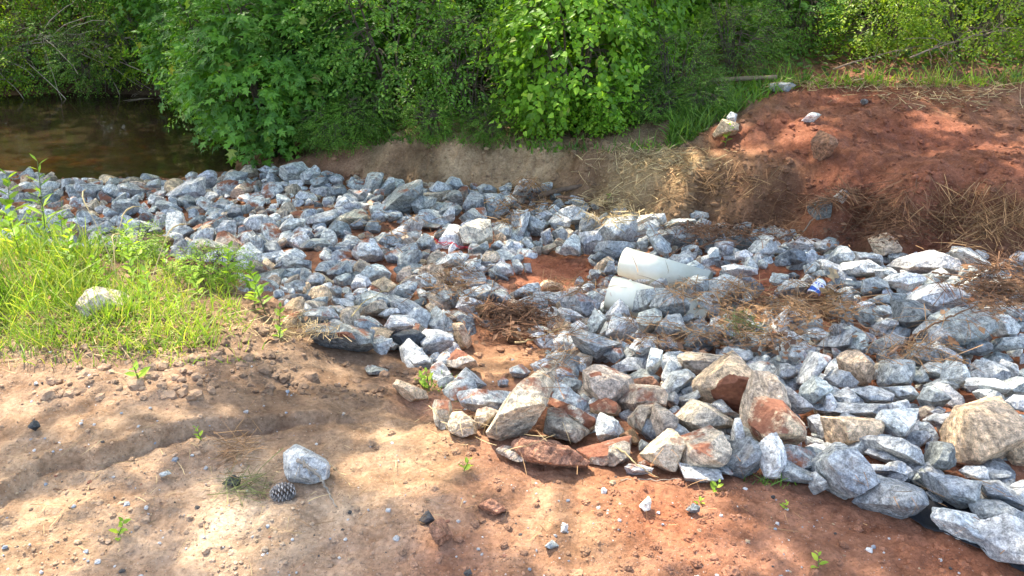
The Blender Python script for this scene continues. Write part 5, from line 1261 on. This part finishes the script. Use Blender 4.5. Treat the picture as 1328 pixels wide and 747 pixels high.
def weed(k, px, py, s, label, group=None, x=None, y=None):
    p = hit([px], [py])[0] if x is None else np.array([x, y, float(hz(x, y, H0))]); r_ = obj('weed', None, loc=p - np.array([0, 0, .005])); r_.rotation_euler = (rng.normal(0, .12), rng.normal(0, .12), rng.uniform(0, 6.28)); r_.scale = (s, s, s * rng.uniform(.85, 1.15)); tag(r_, label, 'weed', group)
    st, lv = WP[k]; obj('stem', st, r_); obj('leaves', lv, r_)
for i in range(34):
    a = rng.uniform(0, 1); weed([0, 1, 2][i % 3], 0, 0, rng.uniform(.75, 1.2), 'leafy bright green weed standing in the tall grass at the outer end of the knoll', 'weeds on the outer end of the knoll', x=rng.uniform(-2.95, -1.95) - .25 * (1 - a), y=rng.uniform(3.0, 4.0))
for i in range(22): weed([1, 4, 0][i % 3], 0, 0, rng.uniform(.5, .8), 'small leafy weed in the shorter grass of the knoll', 'weeds on the inner half of the knoll', x=rng.uniform(-2.0, -1.25), y=rng.uniform(3.0, 3.75))
for k, px, py, s, lb in [(1, 345, 408, 1.1, 'tallest leafy seedling at the tip of the knoll beside the rock bed'), (4, 362, 418, .9, 'lower seedling beside the tallest one at the tip of the knoll'), (4, 330, 400, 1.2, 'seedling on the knoll side of the tallest one'), (3, 362, 442, 1.1, 'small seedling on bare soil below the knoll tip'), (3, 557, 508, 1.3, 'small bright seedling in the sandy gully'), (3, 545, 497, .9, 'tiny seedling beside the brighter one in the gully'),
 (3, 925, 638, .8, 'seedling on the clay below the row of boulders'), (3, 905, 655, .6, 'smaller seedling left of that on the clay, near the small dark stone'), (3, 1062, 738, .8, 'seedling on the reddish soil at the bottom edge'), (3, 1018, 660, .5, 'pale seedling on clay below the rounded blue-grey rock'), (3, 180, 492, 1.3, 'small seedling on the sand under the knoll grass'), (4, 150, 700, .7, 'yellowish seedling near the bottom of the sandy foreground'), (4, 262, 572, .5, 'tiny seedling in the middle of the sandy foreground'), (3, 600, 612, .8, 'lone tiny shoot on the sand below the clay clod'), (4, 840, 200, 1.0, 'grass-like shoot on the sunlit straw shelf'), (4, 790, 268, .9, 'little green shoot in the bright straw tuft'), (4, 940, 190, 1.3, 'thin yellow-green shoot beside the tan rock on the mound')]: weed(k, px, py, s, lb)
plant('oval2', 'fern_weed', 'weed', 'low feathery yellow-green weed on the crest of the knoll', -1.45, 3.72, .4, (.34, .3, .2)); plant('oval2', 'fern_weed', 'weed', 'second feathery weed, farther out along the knoll crest', -1.85, 3.8, 1.4, (.36, .3, .2))
for o in bpy.data.objects:
    if o.name.startswith('fern_weed'):
        for c in list(o.children):
            if c.name.startswith('foliage'): me = c.data.copy(); me.materials.clear(); me.materials.append(LEAFM['weed']); c.data = me
# tall pale grass stalks in front of the bed
for px, py, tp, lb in [(155, 372, (92, 240), 'pale seed stalk leaning out over the rocks, the tallest'), (140, 366, (165, 262), 'pale arching stalk crossing the tallest one'), (150, 372, (142, 300), 'short bent stalk beside the crossing pair'), (190, 385, (228, 285), 'thin yellow stalk on the bed side of the knoll')]:
    a = hit([px], [py])[0]; b = tan_y(*tp, a[1] + .25); k = np.linspace(0, 1, 12)[:, None]; c = a * (1 - k) + b * k + np.array([.03, 0, .10]) * k * (1 - k) * 2; c[-3:] += np.array([[.01, 0, 0], [.03, 0, -.005], [.06, 0, -.02]])
    V_, Q_ = tube(c - a, np.r_[np.linspace(.0022, .0012, 7), [.0016, .0034, .0036, .003, .001]], 5); tag(obj('grass_stalk', mesh_np('grass_stalk', V_, fixq(Q_), STK['straw']), loc=a), lb, 'stalk')
# brown fallen leaves
lob = []
for i in range(40):
    a = i / 40 * 2 * math.pi; r_ = .5 + .22 * math.cos(a * 7); lob.append((.5 - math.cos(a) * .5 * (0.6 + r_ * .6), math.sin(a) * r_ * .55, .06 * math.cos(3 * a)))
lv = np.array([(.5, 0, -.03)] + lob); lf = np.array([(0, 1 + i, 1 + (i + 1) % 40) for i in range(40)]); lme = mesh_np('oak_leaf', lv * .13, lf, plain('dead_leaf', (.36, .25, .13), .7, .3))
lme2 = mesh_np('oak_leaf', lv * .09, lf, plain('russet_leaf', (.30, .14, .06), .7, .3))
for px, py, s, rot, me_, lb in [(1088, 388, 1.1, (1.0, .3, 1.9), lme, 'big lobed tan oak leaf standing in the straw beside the can'), (1078, 372, .9, (.8, -.4, 1.2), lme, 'second lobed oak leaf just above the big one'), (1300, 350, .9, (.4, .3, .5), lme2, 'brown oak leaf on the upper straw heap'), (1272, 362, .9, (.2, .5, 2.), lme2, 'russet leaf at the end of the upper straw heap'), (1215, 686, .55, (.1, .1, .2), lme2, 'small orange leaf lying on the black fabric'), (1000, 398, .7, (.3, .2, 2.5), lme2, 'russet leaf near the start of the reddish twig'), (1225, 450, .9, (.3, .2, .5), lme2, 'curled brown leaf under the banded rock'), (1108, 402, .6, (.4, .2, 1.), lme2, 'small russet leaf under the small oval rock by the can')]:
    o = obj('oak_leaf', me_, loc=onto(px, py, .025)); o.rotation_euler = rot; o.scale = (s, s, s); tag(o, lb, 'leaf')
# dead branches hanging over the far shore
DBM = plain('pale_wood', (.42, .34, .25), .8, .3, 20)  # wood paler than the other dead twigs
def branchy(base, tip, n, seed, label, r0=.022, mat=None, sag=.35, sub=.5):
    r = np.random.default_rng(seed); base, tip = np.array(base, float), np.array(tip, float); k = np.linspace(0, 1, 14)[:, None]; ln = np.linalg.norm(tip - base); main = base * (1 - k) + tip * k + np.array([0, 0, 1.]) * k * (1 - k) * ln * sag + r.normal(0, .015 * ln, (14, 3)) * k
    mb = MB(); mb.add(*tube(main - base, np.linspace(r0, r0 * .2, 14), 6))
    for i in range(n):
        s0 = main[r.integers(2, 13)]; d = (tip - base) / ln * .6 + r.normal(0, .55, 3); d[2] -= .25; l_ = ln * sub * r.uniform(.3, 1); kk = np.linspace(0, 1, 7)[:, None]; q = s0 + d * kk * l_ + np.array([0, 0, -1]) * kk ** 2 * l_ * .3 + r.normal(0, .015, (7, 3)) * kk
        mb.add(*tube(q - base, np.linspace(r0 * .45, .002, 7), 4, False))
    tag(obj('dead_branch', mb.mesh('dead_branch', mat or DBM), loc=base), label, 'branch')
branchy(tan_y(-60, 110, 11.3), tan_y(150, 42, 11.4), 26, 1, 'pale dead branch arching from the picture corner over the creek'); branchy(tan_y(-40, 60, 11.6), tan_y(170, 75, 11.3), 24, 2, 'long grey dead branch with fine twigs, over the middle of the far shore'); branchy(tan_y(-80, 150, 11.0), tan_y(60, 60, 11.4), 18, 3, 'dead branch rising steeply at the edge of the far shore')
branchy(tan_y(60, 40, 12.0), tan_y(130, 130, 11.4), 16, 4, 'dead twigs drooping to the water under the sunlit bush', .014); branchy(tan_y(250, 112, 11.6), tan_y(110, 136, 11.1), 30, 5, 'tangle of brown twigs at the waterline of the far shore', .014, TWIGM, .1); branchy(tan_y(180, 75, 11.8), tan_y(245, 128, 11.2), 26, 6, 'brush of pale stems standing on the far shore', .012, TWIGM, .1, .4); branchy(tan_y(285, 130, 11.2), tan_y(180, 128, 10.9), 18, 7, 'twigs reaching over the water next to the bank corner', .012, TWIGM, .1)
branchy(tan_y(545, 60, 7.5), tan_y(605, 165, 7.2), 8, 8, 'thin grey dead stem inside the pale green bush', .008, TWIGM, .1, .35); branchy(tan_y(385, 78, 7.6), tan_y(445, 170, 7.4), 5, 9, 'thin brown stem slanting across the saplings', .008, TWIGM, .05, .3); branchy(tan_y(1180, 75, 7.4), tan_y(1330, 38, 7.6), 18, 10, 'dead bramble canes over the sunlit bramble', .008, TWIGM, .2, .5); branchy(tan_y(1080, 90, 7.7), tan_y(1200, 58, 7.7), 12, 11, 'grey fallen stem across the low bramble', .009, TWIGM, .1, .4)
for i, (px, h, lb) in enumerate([(1012, 3.2, 'thin bare trunk behind the loose bush'), (930, 3.4, 'thin leaning trunk behind the feathery shrub'), (985, 3.4, 'thin trunk in shade just behind the bare one')]):
    y = 9.3 + i * .3; x = atp(px, y); z = float(hz(x, y, H0)); k = np.linspace(0, 1, 8)[:, None]; q = np.array([.15 * (i - 1), .1, h]) * k + rng.normal(0, .02, (8, 3)); q[0] = (0, 0, -.05); V_, Q_ = tube(q, np.linspace(.035, .02, 8), 7); tag(obj('bare_trunk', mesh_np('bare_trunk', V_, fixq(Q_), BARK), loc=(x, y, z)), lb, 'tree')
# ---------------------------------------------------------------- crumbs and pebbles
def scatter_small(name, label, n, sizes, region, colf, seed, lev=1, emb=.25):
    r = np.random.default_rng(seed); q = r.uniform([region[0], region[1]], [region[2], region[3]], (n, 2)); p = hit(q[:, 0], q[:, 1], H0); p = p[hz(p[:, 0], p[:, 1]) - hz(p[:, 0], p[:, 1], H0) < .012]
    cl_ = noise2(p[:, 0], p[:, 1], 5, seed) + .7 * noise2(p[:, 0], p[:, 1], 13, seed + 1); p = p[cl_ > r.uniform(-1.2, .8, len(p))]; n = len(p); s = np.clip(r.lognormal(math.log(sizes[0]), sizes[1], n), .0025, sizes[2])
    D, Fc = ICO[lev]; m = len(D); V_ = D[None] * (1 + r.uniform(-.28, .28, (n, m, 1))) * (s[:, None, None] * np.array([1, .85, .65])); a = r.uniform(0, 6.28, n); ca, sa = np.cos(a)[:, None], np.sin(a)[:, None]
    V_ = np.stack([V_[..., 0] * ca - V_[..., 1] * sa, V_[..., 0] * sa + V_[..., 1] * ca, V_[..., 2]], -1); z = terrain(p[:, 0], p[:, 1]); V_ += np.stack([p[:, 0], p[:, 1], z + s * emb], -1)[:, None]
    c = np.repeat(np.concatenate([colf(p, r), np.ones((n, 1))], 1), m, 0); F_ = (Fc[None] + (np.arange(n) * m)[:, None, None]).reshape(-1, 3)
    tag(obj(name, mesh_np(name, V_.reshape(-1, 3), F_, CRUMB, False, {'soil': c})), label, name.split('_')[-1], kind='stuff')
def crumb_mat():
    m, t, b = newmat('crumb'); g = N(t, 'ShaderNodeNewGeometry'); c = mixc(t, 1.0, attr(t, 'soil').outputs['Color'], ramp(t, tnoise(t, g.outputs['Position'], 90, 4, .7), [(.3, (.7,) * 3), (.7, (1.25,) * 3)]), 'MULTIPLY'); L(t, c, b.inputs['Base Color']); b.inputs['Roughness'].default_value = .93; b.inputs['Specular IOR Level'].default_value = .2
    L(t, bump(t, tnoise(t, g.outputs['Position'], 150, 4, .7), .8, .004), b.inputs['Normal']); return m
CRUMB = crumb_mat()
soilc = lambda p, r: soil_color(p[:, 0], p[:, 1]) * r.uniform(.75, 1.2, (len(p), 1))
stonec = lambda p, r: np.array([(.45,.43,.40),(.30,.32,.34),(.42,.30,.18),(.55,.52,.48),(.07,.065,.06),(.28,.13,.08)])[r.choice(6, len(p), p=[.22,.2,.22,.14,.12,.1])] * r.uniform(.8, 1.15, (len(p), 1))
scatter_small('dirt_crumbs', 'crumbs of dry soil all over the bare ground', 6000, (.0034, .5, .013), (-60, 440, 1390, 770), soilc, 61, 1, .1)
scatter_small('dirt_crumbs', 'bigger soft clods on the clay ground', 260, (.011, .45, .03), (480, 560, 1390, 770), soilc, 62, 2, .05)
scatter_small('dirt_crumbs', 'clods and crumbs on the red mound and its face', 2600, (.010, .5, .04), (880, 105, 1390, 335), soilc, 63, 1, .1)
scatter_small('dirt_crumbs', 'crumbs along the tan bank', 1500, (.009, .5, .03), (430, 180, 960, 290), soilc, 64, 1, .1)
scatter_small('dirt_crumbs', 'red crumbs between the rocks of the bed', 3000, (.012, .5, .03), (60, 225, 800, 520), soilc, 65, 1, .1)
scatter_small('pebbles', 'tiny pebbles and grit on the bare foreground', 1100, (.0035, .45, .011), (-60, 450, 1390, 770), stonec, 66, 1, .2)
